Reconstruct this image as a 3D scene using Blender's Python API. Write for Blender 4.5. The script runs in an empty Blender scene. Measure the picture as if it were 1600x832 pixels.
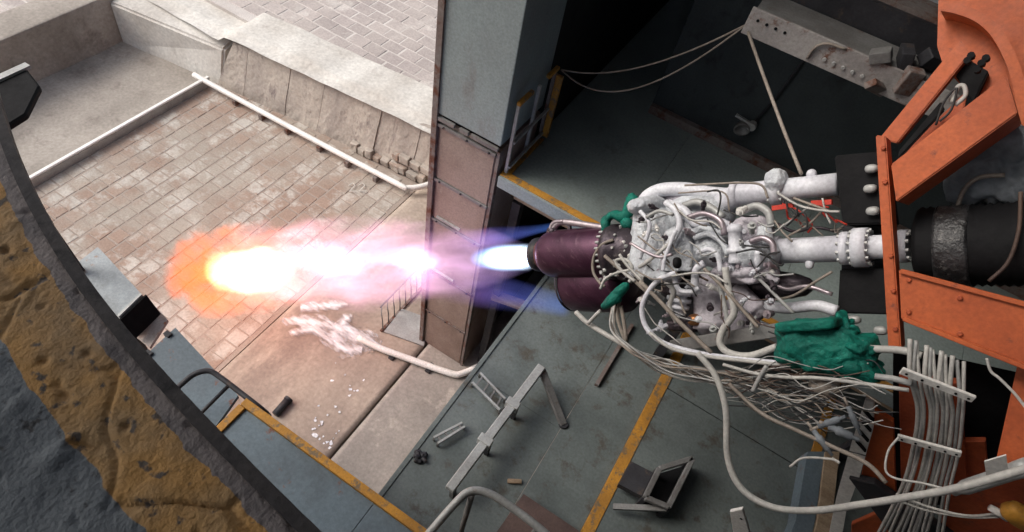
import bpy, bmesh, math, random
from mathutils import Vector, Matrix, noise
random.seed(7)
S = bpy.context.scene
R = math.radians

# ------------------------------------------------------------------ camera
CX = Vector((0.84089466, 0.52038407, 0.14864921))     # camera right, down, forward in world axes
CY = Vector((0.49712233, -0.63413087, -0.59223933))
CZ = Vector((-0.21392886, 0.57190773, -0.79193181))
CAM = Vector((0, 0, 10.0))
FOC = 950.0
cam = bpy.data.cameras.new('camera')
cam.sensor_width = 36; cam.lens = 36 * FOC / 1600; cam.clip_start = 0.05; cam.clip_end = 3000
camo = bpy.data.objects.new('camera', cam); S.collection.objects.link(camo)
m3 = Matrix((CX, -CY, -CZ)).transposed()
camo.matrix_world = Matrix.Translation(CAM) @ m3.to_4x4()
S.camera = camo

# ------------------------------------------------------------------ sky, sun, exposure
w = bpy.data.worlds.new('World'); S.world = w; w.use_nodes = True
nt = w.node_tree; bg = nt.nodes['Background']
sky = nt.nodes.new('ShaderNodeTexSky'); sky.sky_type = 'NISHITA'; sky.sun_disc = False
SUN_EL, SUN_AZ = R(45), R(-112)
sky.sun_elevation = SUN_EL; sky.sun_rotation = SUN_AZ; sky.air_density = 1.0; sky.dust_density = 6.0; sky.ozone_density = 1.0
hs = nt.nodes.new('ShaderNodeHueSaturation'); hs.inputs['Saturation'].default_value = .6      # thin cloud whitens the sky
nt.links.new(sky.outputs[0], hs.inputs['Color']); nt.links.new(hs.outputs[0], bg.inputs[0]); bg.inputs[1].default_value = 0.13
sun = bpy.data.lights.new('sun', 'SUN'); sun.energy = 1.0; sun.angle = R(30); sun.color = (1, .96, .9)
suno = bpy.data.objects.new('sun', sun); S.collection.objects.link(suno)
sdir = Vector((math.sin(SUN_AZ) * math.cos(SUN_EL), math.cos(SUN_AZ) * math.cos(SUN_EL), math.sin(SUN_EL)))
suno.rotation_euler = sdir.to_track_quat('Z', 'Y').to_euler(); suno.location = (-10, 6, 20)
S.view_settings.view_transform = 'Standard'; S.view_settings.look = 'None'
S.view_settings.exposure = 0.52; S.view_settings.gamma = 1.0
S.cycles.use_denoising = True
S.cycles.max_bounces = 6; S.cycles.diffuse_bounces = 4; S.cycles.volume_bounces = 0
S.cycles.volume_step_rate = 2.0; S.cycles.volume_max_steps = 128
S.cycles.sample_clamp_indirect = 4

# ------------------------------------------------------------------ measuring: a picture direction met with a real plane
def ray(u, v): return CX * ((u - 800) / FOC) + CY * ((v - 416) / FOC) + CZ
def G(u, v, z=0.0):
    d = ray(u, v); return CAM + d * ((z - CAM.z) / d.z)
def V(u, v, y):
    d = ray(u, v); return CAM + d * (y / d.y)
N0 = V(820, 402, 3.8); N1 = V(1390, 385, 3.8)
EV = (N1 - N0).normalized()                               # engine axis, rising at 41 degrees
EU = Vector((-CY.x, -CY.y, -CY.z)); EU = (EU - EV * EU.dot(EV)).normalized()
EB = EV.cross(EU)                                         # across the axis, towards the open side
def E(u, v, b=0.0):
    d = ray(u, v); o = N0 + EB * b; return CAM + d * ((o - CAM).dot(EB) / d.dot(EB))
def depth(p): return (p - CAM).dot(CZ)
def rp(p, px): return px * depth(p) / FOC

# ------------------------------------------------------------------ materials
MATS = {}
def mat(name, c1, c2=None, c3=None, scale=2.0, rough=.75, metal=0.0, bump=.25, bscale=25, t2=(.4, .62), t3=(.56, .66), s3=None, spec=.3, stretch=None, rnd=0.0, detail=8):
    if name in MATS: return MATS[name]
    m = bpy.data.materials.new(name); m.use_nodes = True; n = m.node_tree.nodes; l = m.node_tree.links
    p = n['Principled BSDF']; geo = n.new('ShaderNodeNewGeometry'); pos = geo.outputs['Position']
    if stretch:
        mp = n.new('ShaderNodeMapping'); mp.inputs['Scale'].default_value = stretch; l.new(pos, mp.inputs[0]); spos = mp.outputs[0]
    else: spos = pos
    def nz(sc, src, det=detail, ro=.6):
        t = n.new('ShaderNodeTexNoise'); t.inputs['Scale'].default_value = sc; t.inputs['Detail'].default_value = det; t.inputs['Roughness'].default_value = ro
        l.new(src, t.inputs['Vector']); return t.outputs['Fac']
    def ramp(src, a, b):
        r = n.new('ShaderNodeMapRange'); r.inputs[1].default_value = a; r.inputs[2].default_value = b; l.new(src, r.inputs[0]); return r.outputs[0]
    def mix(f, a, b, mode='MIX'):
        x = n.new('ShaderNodeMix'); x.data_type = 'RGBA'; x.blend_type = mode
        for s, val in ((0, f), (6, a), (7, b)):
            if isinstance(val, (int, float)): x.inputs[s].default_value = val
            elif isinstance(val, tuple): x.inputs[s].default_value = (*val[:3], 1)
            else: l.new(val, x.inputs[s])
        return x.outputs[2]
    col = tuple(c1)
    if c2: col = mix(ramp(nz(scale, spos), *t2), c1, c2)
    if c3: col = mix(ramp(nz(s3 or scale * 2.3, spos, 10, .7), *t3), col, c3)
    fine = ramp(nz(bscale * 1.7, pos, 6), .25, .75)
    g = n.new('ShaderNodeMapRange'); g.inputs[3].default_value = .78; g.inputs[4].default_value = 1.18; l.new(fine, g.inputs[0])
    cb = n.new('ShaderNodeCombineXYZ'); [l.new(g.outputs[0], cb.inputs[i]) for i in range(3)]
    col = mix(1.0, col, cb.outputs[0], 'MULTIPLY')
    if rnd:
        oi = n.new('ShaderNodeObjectInfo'); rr = n.new('ShaderNodeMapRange'); rr.inputs[3].default_value = 1 - rnd; rr.inputs[4].default_value = 1 + rnd
        l.new(oi.outputs['Random'], rr.inputs[0]); c2b = n.new('ShaderNodeCombineXYZ'); [l.new(rr.outputs[0], c2b.inputs[i]) for i in range(3)]
        col = mix(1.0, col, c2b.outputs[0], 'MULTIPLY')
    l.new(col, p.inputs['Base Color'])
    rr = n.new('ShaderNodeMapRange'); rr.inputs[3].default_value = max(.05, rough - .15); rr.inputs[4].default_value = min(1, rough + .15)
    l.new(nz(scale * 4 + 3, pos, 4), rr.inputs[0]); l.new(rr.outputs[0], p.inputs['Roughness'])
    p.inputs['Metallic'].default_value = metal; p.inputs['Specular IOR Level'].default_value = spec
    if bump:
        b = n.new('ShaderNodeBump'); b.inputs['Strength'].default_value = bump; b.inputs['Distance'].default_value = .02
        l.new(nz(bscale, pos, 6), b.inputs['Height']); l.new(b.outputs[0], p.inputs['Normal'])
    MATS[name] = m; return m

concrete = mat('concrete_pale', (.40, .36, .32), (.27, .24, .21), (.20, .17, .15), scale=.55, bump=.35, bscale=9, t3=(.55, .72))
concrete_white = mat('concrete_whitened', (.64, .62, .58), (.5, .47, .43), (.33, .29, .26), scale=.8, bump=.4, bscale=8, t3=(.6, .75))
ramp_m = mat('concrete_batter', (.45, .40, .35), (.33, .29, .26), (.2, .165, .16), scale=.9, bump=.4, bscale=10, stretch=(1.6, 1, .4))
paver_m = mat('paver_scorched', (.36, .315, .27), (.31, .225, .18), (.47, .435, .395), scale=.6, bump=.35, bscale=14, t2=(.44, .56), t3=(.5, .6), s3=1.5, rnd=.06)
bed_m = mat('paver_joint_sand', (.30, .25, .215), (.35, .295, .255), scale=1, bump=.3)
apron_m = mat('concrete_scorched', (.36, .30, .25), (.255, .205, .175), (.46, .385, .32), scale=.7, bump=.35, bscale=9, t3=(.5, .7), stretch=(1, .35, 1))
slab_m = mat('concrete_grey_slab', (.34, .31, .28), (.25, .23, .21), (.42, .38, .34), scale=.9, bump=.3, bscale=12)
terr_m = mat('terrace_paver', (.45, .40, .375), (.37, .325, .31), (.52, .48, .45), scale=.6, bump=.3, bscale=12, rnd=.09)
terrbed_m = mat('terrace_mortar', (.6, .56, .53), (.48, .44, .41), scale=.8, bump=.3)
deck_m = mat('deck_paint_grey', (.142, .164, .16), (.10, .117, .115), (.085, .08, .068), scale=1.3, rough=.48, bump=.14, bscale=18, t3=(.54, .64), s3=3.1)
deckb_m = mat('deck_paint_bluegrey', (.13, .17, .20), (.10, .125, .145), (.18, .07, .04), scale=1.1, rough=.5, bump=.12, bscale=18, t3=(.6, .68), s3=4)
plat_m = mat('platform_paint_grey', (.25, .295, .285), (.19, .225, .22), (.13, .13, .12), scale=.8, rough=.4, bump=.08, bscale=18, t3=(.6, .75), s3=1.5, spec=.5)
yellow_m = mat('edge_paint_yellow', (.50, .24, .035), (.37, .18, .035), (.18, .13, .08), scale=3, rough=.6, bump=.15, t3=(.52, .6), s3=9)
colgrey_m = mat('pillar_paint_grey', (.25, .30, .305), (.21, .24, .245), (.17, .14, .13), scale=.8, rough=.5, bump=.08, stretch=(1, 1, .4), t3=(.6, .8))
colbrown_m = mat('pillar_scorched', (.30, .235, .20), (.2, .145, .12), (.38, .33, .29), scale=1.3, rough=.65, bump=.15, t3=(.6, .75), stretch=(1, 1, .6))
dark_m = mat('steel_dark', (.035, .035, .04), (.02, .02, .024), (.07, .05, .04), scale=3, rough=.55, bump=.15)
black_m = mat('black_rubber', (.007, .007, .008), (.012, .012, .013), scale=3, rough=.7, bump=.15, bscale=30, spec=.12)
wall_m = mat('wall_dark_paint', (.05, .06, .063), (.035, .043, .046), (.024, .028, .03), scale=.7, rough=.7, bump=.1)
nearblack_m = mat('wall_near_black', (.012, .012, .012), (.022, .022, .022), scale=1, rough=.9, bump=.15)  # near-black base colour, slightly mottled
steel_m = mat('steel_grey', (.22, .22, .215), (.15, .145, .14), (.14, .085, .06), scale=2.5, rough=.5, metal=.2, bump=.15, t3=(.6, .7))
galv_m = mat('steel_galvanised', (.42, .43, .42), (.33, .33, .32), (.22, .17, .13), scale=3, rough=.5, metal=.25, bump=.12, t3=(.62, .72))
rust_m = mat('steel_rusty', (.17, .13, .115), (.2, .18, .17), (.13, .055, .035), scale=2.2, rough=.75, metal=.1, bump=.3, bscale=20, t3=(.5, .62))
timber_m = mat('timber_board', (.33, .25, .17), (.25, .18, .12), scale=3, rough=.8, bump=.2, stretch=(.4, 6, 6))
whitepipe_m = mat('pipe_paint_white', (.84, .83, .81), (.74, .72, .69), (.35, .3, .26), scale=2, rough=.5, bump=.1, t3=(.62, .75))
ice_m = mat('frost_white', (.86, .87, .9), (.74, .76, .82), scale=6, rough=.6, bump=.5, bscale=14)
orange_m = mat('frame_paint_orange', (.46, .105, .032), (.37, .08, .026), (.17, .05, .03), scale=1.9, rough=.5, bump=.1, bscale=22, t3=(.6, .7), s3=6)
orangedk_m = mat('panel_paint_redorange', (.40, .085, .03), (.30, .06, .025), (.12, .05, .035), scale=2.5, rough=.6, bump=.12, t3=(.58, .7))
burg_m = mat('nozzle_burgundy', (.085, .03, .058), (.055, .018, .038), (.13, .065, .09), scale=3, rough=.34, metal=.55, bump=.05, bscale=40, spec=.5, stretch=(1, 1, 3))
hot_m = mat('nozzle_throat_copper', (.26, .11, .12), (.17, .06, .075), scale=8, rough=.4, metal=.6, bump=.08)
wrap_m = mat('insulation_film', (.62, .65, .68), (.48, .50, .54), (.34, .33, .36), scale=6, rough=.42, bump=1.0, bscale=34, t3=(.58, .72), s3=14, spec=.5)
wrapl_m = mat('insulation_lilac', (.52, .49, .53), (.4, .37, .41), (.26, .23, .27), scale=5, rough=.85, bump=.7, bscale=24)
paint_m = mat('pipe_paint_engine', (.66, .67, .71), (.57, .57, .62), (.38, .36, .38), scale=4, rough=.4, bump=.06, t3=(.66, .78), s3=9)
mech_m = mat('engine_metal', (.085, .07, .08), (.05, .04, .05), (.2, .17, .17), scale=7, rough=.4, metal=.6, bump=.3)
green_m = mat('plastic_wrap_green', (.004, .145, .105), (.003, .09, .07), (.01, .22, .165), scale=6, rough=.6, bump=.7, bscale=34, spec=.25)
cablew_m = mat('cable_white', (.47, .46, .43), (.38, .37, .35), scale=6, rough=.5, bump=.1)
cableg_m = mat('cable_grey', (.34, .34, .33), (.26, .26, .255), scale=6, rough=.5, bump=.1)
cabletan_m = mat('cable_tan', (.27, .235, .2), (.2, .17, .145), scale=6, rough=.6, bump=.1)
cableblk_m = mat('cable_black', (.02, .02, .022), (.03, .03, .03), scale=6, rough=.4, bump=.1)
cablebr_m = mat('cable_brown', (.1, .065, .05), (.06, .04, .035), scale=6, rough=.6, bump=.1)
red_m = mat('tape_red', (.5, .04, .02), (.38, .03, .02), scale=6, rough=.4)
foil_m = mat('blanket_grey', (.20, .22, .24), (.12, .135, .15), scale=4, rough=.7, bump=.5, bscale=12)
plastic_m = mat('plastic_white', (.72, .71, .68), (.62, .6, .57), scale=4, rough=.4, bump=.05)

# ------------------------------------------------------------------ mesh helpers
col = S.collection
def link(name, bm, m, parent=None, smooth=False, origin=None):
    if origin is None: origin = parent.location.copy() if parent is not None else Vector((0, 0, 0))
    me = bpy.data.meshes.new(name); bmesh.ops.translate(bm, verts=bm.verts, vec=-origin) if origin.length > 0 else None
    bmesh.ops.recalc_face_normals(bm, faces=bm.faces)
    bm.to_mesh(me); bm.free()
    if smooth:
        for p in me.polygons: p.use_smooth = True
    me.materials.append(m)
    o = bpy.data.objects.new(name, me); col.objects.link(o)
    if parent is not None:
        o.parent = parent
    else: o.location = origin
    return o
def sub(name, bm, m, parent, smooth=False):          # child of a part: same frame as the thing's root
    r = parent
    while r.parent is not None: r = r.parent
    return link(name, bm, m, parent, smooth, origin=r.location.copy())
def tag(o, label, cat, group=None, kind=None):
    o['label'] = label; o['category'] = cat
    if group: o['group'] = group
    if kind: o['kind'] = kind
    return o
def struct(name, bm, m, smooth=False):
    o = link(name, bm, m, None, smooth); o['kind'] = 'structure'; return o
def thing(name, label, cat, loc, group=None):
    o = bpy.data.objects.new(name, None); col.objects.link(o); o.location = loc; o.empty_display_size = .2
    return tag(o, label, cat, group)
def NB(): return bmesh.new()
def hexa(bm, pts):                                   # 4 bottom + 4 top corners
    vs = [bm.verts.new(p) for p in pts]
    for f in ((3, 2, 1, 0), (4, 5, 6, 7), (0, 1, 5, 4), (1, 2, 6, 5), (2, 3, 7, 6), (3, 0, 4, 7)): bm.faces.new([vs[i] for i in f])
    return vs
def box(bm, x0, x1, y0, y1, z0, z1, bev=0):
    vs = hexa(bm, [(x0, y0, z0), (x1, y0, z0), (x1, y1, z0), (x0, y1, z0), (x0, y0, z1), (x1, y0, z1), (x1, y1, z1), (x0, y1, z1)])
    if bev:
        es = list({e for v in vs for e in v.link_edges})
        bmesh.ops.bevel(bm, geom=es, offset=bev, segments=2, affect='EDGES', profile=.6)
    return bm
def bar(bm, a, b, wd, ht, up=Vector((0, 0, 1)), bev=0):
    a, b = Vector(a), Vector(b); d = (b - a).normalized(); s = d.cross(up)
    if s.length < 1e-4: s = d.cross(Vector((1, 0, 0)))
    s.normalize(); n = s.cross(d).normalized(); s *= wd / 2; n *= ht / 2
    vs = hexa(bm, [a - s - n, a + s - n, b + s - n, b - s - n, a - s + n, a + s + n, b + s + n, b - s + n])
    if bev: bmesh.ops.bevel(bm, geom=list({e for v in vs for e in v.link_edges}), offset=bev, segments=1, affect='EDGES')
    return bm
def slabpoly(bm, pts, thick):                        # polygon with thickness vector
    a = [bm.verts.new(p) for p in pts]; b = [bm.verts.new(Vector(p) + thick) for p in pts]; n = len(pts)
    bm.faces.new(a); bm.faces.new(b[::-1])
    for i in range(n): bm.faces.new((a[i], a[(i + 1) % n], b[(i + 1) % n], b[i]))
    return bm
def smoothpath(pts, k=6):
    pts = [Vector(p) for p in pts]
    if len(pts) < 3: return pts
    out = []; P_ = [pts[0] * 2 - pts[1]] + pts + [pts[-1] * 2 - pts[-2]]
    for i in range(1, len(P_) - 2):
        p0, p1, p2, p3 = P_[i - 1:i + 3]
        for j in range(k):
            t = j / k
            out.append(.5 * ((2 * p1) + (p2 - p0) * t + (2 * p0 - 5 * p1 + 4 * p2 - p3) * t * t + (3 * p1 - p0 - 3 * p2 + p3) * t ** 3))
    out.append(pts[-1]); return out
def tube(bm, pts, r, n=8, k=6, smooth=True):
    pts = smoothpath(pts, k) if smooth else [Vector(p) for p in pts]
    rs = r if isinstance(r, (list, tuple)) else [r] * len(pts)
    if len(rs) != len(pts): rs = [rs[min(len(rs) - 1, int(i * (len(rs) - 1) / (len(pts) - 1) + .5))] for i in range(len(pts))]
    rings = []; prev = None
    for i, p in enumerate(pts):
        t = (pts[min(i + 1, len(pts) - 1)] - pts[max(i - 1, 0)]).normalized()
        if prev is None:
            a = t.cross(Vector((0, 0, 1)));  a = a if a.length > .05 else t.cross(Vector((1, 0, 0)))
        else: a = prev - t * prev.dot(t)
        a.normalize(); prev = a; b = t.cross(a)
        rings.append([bm.verts.new(p + (a * math.cos(2 * math.pi * j / n) + b * math.sin(2 * math.pi * j / n)) * rs[i]) for j in range(n)])
    for i in range(len(rings) - 1):
        for j in range(n): bm.faces.new((rings[i][j], rings[i][(j + 1) % n], rings[i + 1][(j + 1) % n], rings[i + 1][j]))
    bm.faces.new(rings[0][::-1]); bm.faces.new(rings[-1]); return bm
def lathe(bm, o, ax, prof, n=32, cap=True):          # prof: (distance along the axis, radius)
    ax = ax.normalized(); a = ax.cross(Vector((0, 1, 0.01))).normalized(); b = ax.cross(a)
    rings = [[bm.verts.new(o + ax * s + (a * math.cos(2 * math.pi * j / n) + b * math.sin(2 * math.pi * j / n)) * r) for j in range(n)] for s, r in prof]
    for i in range(len(rings) - 1):
        for j in range(n): bm.faces.new((rings[i][j], rings[i][(j + 1) % n], rings[i + 1][(j + 1) % n], rings[i + 1][j]))
    if cap: bm.faces.new(rings[0][::-1]); bm.faces.new(rings[-1])
    return bm
def blob(bm, c, ax, amp=.03, freq=5, sub_=4, power=2.6, seed=0, ridged=True):   # cloth-wrapped lump, ax = three half-axes
    r = bmesh.ops.create_icosphere(bm, subdivisions=sub_, radius=1); c = Vector(c)
    for v in r['verts']:
        d = v.co.copy(); k = (abs(d.x) ** power + abs(d.y) ** power + abs(d.z) ** power) ** (-1 / power); d *= k
        p = ax[0] * d.x + ax[1] * d.y + ax[2] * d.z
        q = (p + c) * freq + Vector((seed, seed * 2, 0))
        nn = noise.noise(q) * .6 + (1 - 2 * abs(noise.noise(q * 2.1))) * (.5 if ridged else 0) + noise.noise(q * 4.3) * .25
        v.co = c + p + p.normalized() * nn * amp
    return bm

def crumple(bm, c, ax, amp=.05, freq=7, sub_=5, power=3, seed=0):   # creased sheet bunched round something
    r = bmesh.ops.create_icosphere(bm, subdivisions=sub_, radius=1); c = Vector(c)
    for v in r['verts']:
        d = v.co.copy(); k = (abs(d.x) ** power + abs(d.y) ** power + abs(d.z) ** power) ** (-1 / power); d *= k
        p = ax[0] * d.x + ax[1] * d.y + ax[2] * d.z; q = (p + c) * freq + Vector((seed * 3.1, seed, seed * 2)); q += Vector((noise.noise(q), noise.noise(q + Vector((7, 0, 0))), noise.noise(q + Vector((0, 7, 0))))) * .7
        ds, _ = noise.voronoi(q * .6); ds2, _ = noise.voronoi(q * 1.5)
        v.co = c + p + p.normalized() * amp * ((min(ds[1] - ds[0], .6) - .25) * 1.3 + (min(ds2[1] - ds2[0], .5) - .2) * .5)
    return bm
# ================================================================== SETTING
b = NB(); nx = 40; L = 420
vs = [[b.verts.new(((i / nx - .5) * L, (j / nx - .5) * L, -.12)) for j in range(nx + 1)] for i in range(nx + 1)]
for i in range(nx):
    for j in range(nx): b.faces.new((vs[i][j], vs[i + 1][j], vs[i + 1][j + 1], vs[i][j + 1]))
struct('ground', b, concrete)
# pit floor: sand bed with pavers, scorched apron, grey slab
b = NB(); box(b, -11.3, -5.52, 1.0, 7.95, -.1, -.008); bed = struct('paved_pit_floor', b, bed_m)
def paver_mesh(name, sx, sy, h, m):
    me_b = NB(); box(me_b, -sx / 2, sx / 2, -sy / 2, sy / 2, -h, 0, 0)
    top = [e for e in me_b.edges if all(v.co.z > -.001 for v in e.verts)]
    bmesh.ops.bevel(me_b, geom=top, offset=.012, segments=1, affect='EDGES')
    me = bpy.data.meshes.new(name); me_b.to_mesh(me); me_b.free(); me.materials.append(m); return me
def lay(parent, spots, sx, sy, m, limit, name='paver', zt=0.0):
    ms = [paver_mesh(name, sx - .014 - .008 * k, sy - .014 - .007 * ((k * 2) % 3), .09, m) for k in range(4)]
    spots = sorted(spots, key=lambda p: (Vector((p[0], p[1], zt)) - CAM).length)
    rest = NB()
    for i, (x, y) in enumerate(spots):
        rz = random.gauss(0, .012); z = zt + random.gauss(0, .0025); tx, ty = random.gauss(0, .004), random.gauss(0, .004)
        x += random.gauss(0, .006); y += random.gauss(0, .006)
        if i < limit:
            o = bpy.data.objects.new(name, random.choice(ms)); col.objects.link(o); o.parent = parent
            o.location = (x, y, z); o.rotation_euler = (tx, ty, rz)
        else:
            mx = Matrix.Translation((x, y, z)) @ Matrix.Rotation(rz, 4, 'Z')
            tmp = NB(); tmp.from_mesh(ms[i % 4]); tmp.transform(mx); me = bpy.data.meshes.new('t'); tmp.to_mesh(me); tmp.free(); rest.from_mesh(me); bpy.data.meshes.remove(me)
    if len(spots) > limit:
        o = link(name + '_field', rest, m, parent); o['kind'] = 'stuff'
    else: rest.free()
sp = []; sx, sy = .335, .29
for i in range(17):
    for j in range(20):
        x = -11.12 + i * sx; y = 1.95 + j * sy
        sp.append((x, y + (sy / 2 if i % 2 else 0)))
lay(bed, sp, sx, sy, paver_m, 300)
def rough_slab(x0, x1, y0, y1, z, th=.1, n=24, amp=.012):
    b = NB(); nxx = n; nyy = max(4, int(n * (y1 - y0) / (x1 - x0)))
    g = [[b.verts.new((x0 + (x1 - x0) * i / nxx, y0 + (y1 - y0) * j / nyy, z + noise.noise(Vector((x0 + (x1 - x0) * i / nxx, y0 + (y1 - y0) * j / nyy, 3)) * 1.3) * amp)) for j in range(nyy + 1)] for i in range(nxx + 1)]
    for i in range(nxx):
        for j in range(nyy): b.faces.new((g[i][j], g[i + 1][j], g[i + 1][j + 1], g[i][j + 1]))
    r = bmesh.ops.extrude_face_region(b, geom=list(b.faces)); 
    bmesh.ops.translate(b, verts=[v for v in r['geom'] if isinstance(v, bmesh.types.BMVert)], vec=(0, 0, -th)); return b
struct('scorched_apron', rough_slab(-5.49, -3.03, .4, 7.9, .01), apron_m, True)
struct('grey_slab', rough_slab(-2.985, -1.0, .4, 7.9, .015), slab_m, True)
struct('far_pit_floor', rough_slab(-14.2, -11.36, -2, 7.4, -.005, n=20, amp=.03), concrete, True)
struct('near_pit_floor', rough_slab(-11.3, -5.52, -3, .97, -.005, n=20, amp=.02), concrete, True)

# side wall of the pit (vertical stretch, then a battered stretch) and end wall
def wline(x): return 7.22 + (x + 11.4) * .095           # foot of the side wall
t = tag(link('end_wall', box(NB(), -14.9, -14.02, -6, 7.9, -.1, 1.16, .05), concrete), 'pale concrete end wall of the pit beyond the kerb rail', 'wall')
b = NB()
hexa(b, [(-14.02, 7.05, -.1), (-11.1, 7.42, -.1), (-11.1, 8.3, -.1), (-14.02, 8.3, -.1), (-14.02, 7.12, 1.02), (-11.1, 7.74, .84), (-11.1, 8.3, 1.0), (-14.02, 8.3, 1.08)])
bmesh.ops.bevel(b, geom=[e for e in b.edges], offset=.05, segments=2, affect='EDGES')
tag(link('side_wall', b, concrete_white), 'whitened vertical concrete wall stretch meeting the end wall corner', 'wall')
bt = thing('battered_wall', 'sloping concrete slab wall behind the long white pipe', 'wall', Vector((-8, 7.6, 0)))
xs = [-11.25, -10.45, -9.3, -8.4, -7.55, -6.9, -6.45, -5.9, -5.2, -4.1, -2.4]
for i in range(len(xs) - 1):
    x0, x1 = xs[i] + .004, xs[i + 1] - .004; y0, y1 = wline(x0) + .16, wline(x1) + .16; s = .47; zt0 = 1.08 + .014 * i; zt1 = 1.094 + .014 * i
    xl = x0 + (.38 if i == 0 else 0)
    b = NB(); j = random.uniform(-.025, .025)
    hexa(b, [(x0, y0 + j, -.1), (x1, y1 + j, -.1), (x1, y1 + 1.2, -.1), (x0, y0 + 1.2, -.1), (xl, y0 + s + j, zt0), (x1, y1 + s + j, zt1), (x1, y1 + 1.2, zt1), (xl, y0 + 1.2, zt0)])
    bmesh.ops.subdivide_edges(b, edges=list(b.edges), cuts=14, use_grid_fill=True)
    for v_ in b.verts: v_.co += Vector((0, -1, .3)) * (noise.noise(v_.co * 2.1) * .03 + noise.noise(v_.co * 6) * .012 + noise.noise(v_.co * 15) * .006)
    link('slab', b, ramp_m, bt)
random.seed(8)
x = -7.4
while x < -5.0:                                       # broken blocks left along the foot of the wall
    for rw in range(2 if x > -6.6 else 1):
        w_ = random.uniform(.16, .3); y_ = wline(x) + .16 + .1 * rw - .05; z_ = .02 + .22 * rw; b = NB(); box(b, x, x + w_ - .02, y_, y_ + .14, z_, z_ + random.uniform(.14, .22), .02)
        for v_ in b.verts: v_.co += Vector((noise.noise(v_.co * 9), noise.noise(v_.co * 9 + Vector((4, 0, 0))), noise.noise(v_.co * 9 + Vector((0, 4, 0))))) * .03
        link('stone', b, random.choice([ramp_m, paver_m, concrete]), bt)
    x += w_
# terrace above
b = NB(); n = 60; g = []
for i in range(n + 1):
    x = -14.0 + 12.0 * i / n; row = []
    for j in range(13):
        y0 = max(wline(max(x, -11.4)) + .5, 7.5); y = y0 + 1.25 * j / 12 + .0
        row.append(b.verts.new((x, y, 1.2 + noise.noise(Vector((x, y, 0)) * 1.5) * .05 + (.06 if 2 < j else 0) - (.14 if x < -11 else 0))))
    g.append(row)
for i in range(n):
    for j in range(12): b.faces.new((g[i][j], g[i + 1][j], g[i + 1][j + 1], g[i][j + 1]))
struct('berm', b, concrete_white, True)
b = NB(); box(b, -30, -2.3, 8.55, 40, .9, 1.205); bmesh.ops.subdivide_edges(b, edges=list(b.edges), cuts=3, use_grid_fill=True)
terr = struct('upper_terrace', b, terrbed_m)
sp = []; sx, sy = .50, .37
for i in range(18):
    for j in range(16):
        x = -12.3 + i * sx; y = 9.0 + j * sy
        c = Vector((x, y, 1.24)) - CAM; dz = c.dot(CZ); u, v = 800 + FOC * c.dot(CX) / dz, 416 + FOC * c.dot(CY) / dz
        if x < -4.5 and -60 < v and 360 < u < 720 and not (u < 470 and v > 100 - (470 - u) * .5): sp.append((x + (sx / 2 if j % 2 else 0), y))
lay(terr, sp, sx, sy, terr_m, 300, zt=1.213)
b = NB(); box(b, -30, -14.92, -20, 8.5, .6, 1.1); bmesh.ops.subdivide_edges(b, edges=list(b.edges), cuts=3, use_grid_fill=True)
terr2 = struct('end_terrace', b, terrbed_m)
lay(terr2, [(-15.2 - .55 * i, 4.4 + .42 * j + (.2 if i % 2 else 0)) for i in range(6) for j in range(9)], .55, .42, terr_m, 300, zt=1.108)

# ================================================================== SITE OBJECTS ON THE PIT FLOOR
kr = thing('kerb_rail', 'long straight pale steel kerb rail crossing the pit floor', 'rail', Vector((-11.33, 5.1, 0)))
b = NB(); bar(b, (-11.33, 2.7, .2), (-11.33, 7.32, .2), .09, .05, bev=.012); link('top_flange', b, whitepipe_m, kr)
b = NB(); bar(b, (-11.31, 2.72, .08), (-11.31, 7.3, .08), .045, .188); link('web', b, galv_m, kr)
wp = thing('white_pipe', 'long white pipe on brackets along the foot of the sloping wall', 'pipe', Vector((-8.5, 7.5, 0)))
b = NB(); tube(b, [G(303, 117, .2), G(350, 143, .2), G(500, 224, .2), G(622, 288, .2), G(636, 294, .2), G(662, 291, .2), G(690, 280, .2)], .062, 10, 3); link('pipe_run', b, whitepipe_m, wp, True)
for u, v in ((374, 160), (415, 183), (455, 205), (505, 232), (548, 256), (592, 279)):
    p = G(u, v, 0); b = NB(); box(b, p.x - .05, p.x + .05, p.y - .16, p.y + .06, 0, .14, .01); link('bracket', b, rust_m, wp)
wp2 = thing('white_pipe', 'short white pipe bending round the foot of the tall pillar', 'pipe', Vector((-3, 4.3, 0)))
b = NB(); tube(b, [G(560, 528, .09), G(590, 543, .09), G(650, 565, .09), G(705, 584, .09), G(722, 584, .09), G(752, 571, .09), G(800, 545, .09)], .06, 10, 4); link('pipe_run', b, whitepipe_m, wp2, True)
for u, v in ((615, 557), (672, 577)):
    p = G(u, v, 0); b = NB(); box(b, p.x - .05, p.x + .05, p.y - .1, p.y + .1, .01, .06, .01); link('bracket', b, dark_m, wp2)
def puddle(name, label, cat, pts, m, h=.04, parent=None):
    b = NB(); c = sum(pts, Vector()) / len(pts); ring = smoothpath(pts + [pts[0]], 6)[:-1]; lv = []
    for f, z in ((1, 0.012), (.93, h * .7), (.6, h), (.25, h * 1.1)):
        lv.append([b.verts.new((c.x + (p.x - c.x) * f * (1 + .1 * noise.noise(p * 7)), c.y + (p.y - c.y) * f * (1 + .1 * noise.noise(p * 6)), z * (1 + .6 * noise.noise(p * 9 * f)) + .008)) for p in ring])
    for i in range(3):
        for j in range(len(ring)): b.faces.new((lv[i][j], lv[i][(j + 1) % len(ring)], lv[i + 1][(j + 1) % len(ring)], lv[i + 1][j]))
    b.faces.new(lv[3])
    o = link(name, b, m, parent, True)
    if label: tag(o, label, cat)
    return o
frm = bpy.data.materials.new('frost_thin'); frm.use_nodes = True; n_ = frm.node_tree.nodes; l_ = frm.node_tree.links; p_ = n_['Principled BSDF']
p_.inputs['Base Color'].default_value = (.86, .88, .92, 1); p_.inputs['Roughness'].default_value = .8
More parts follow.
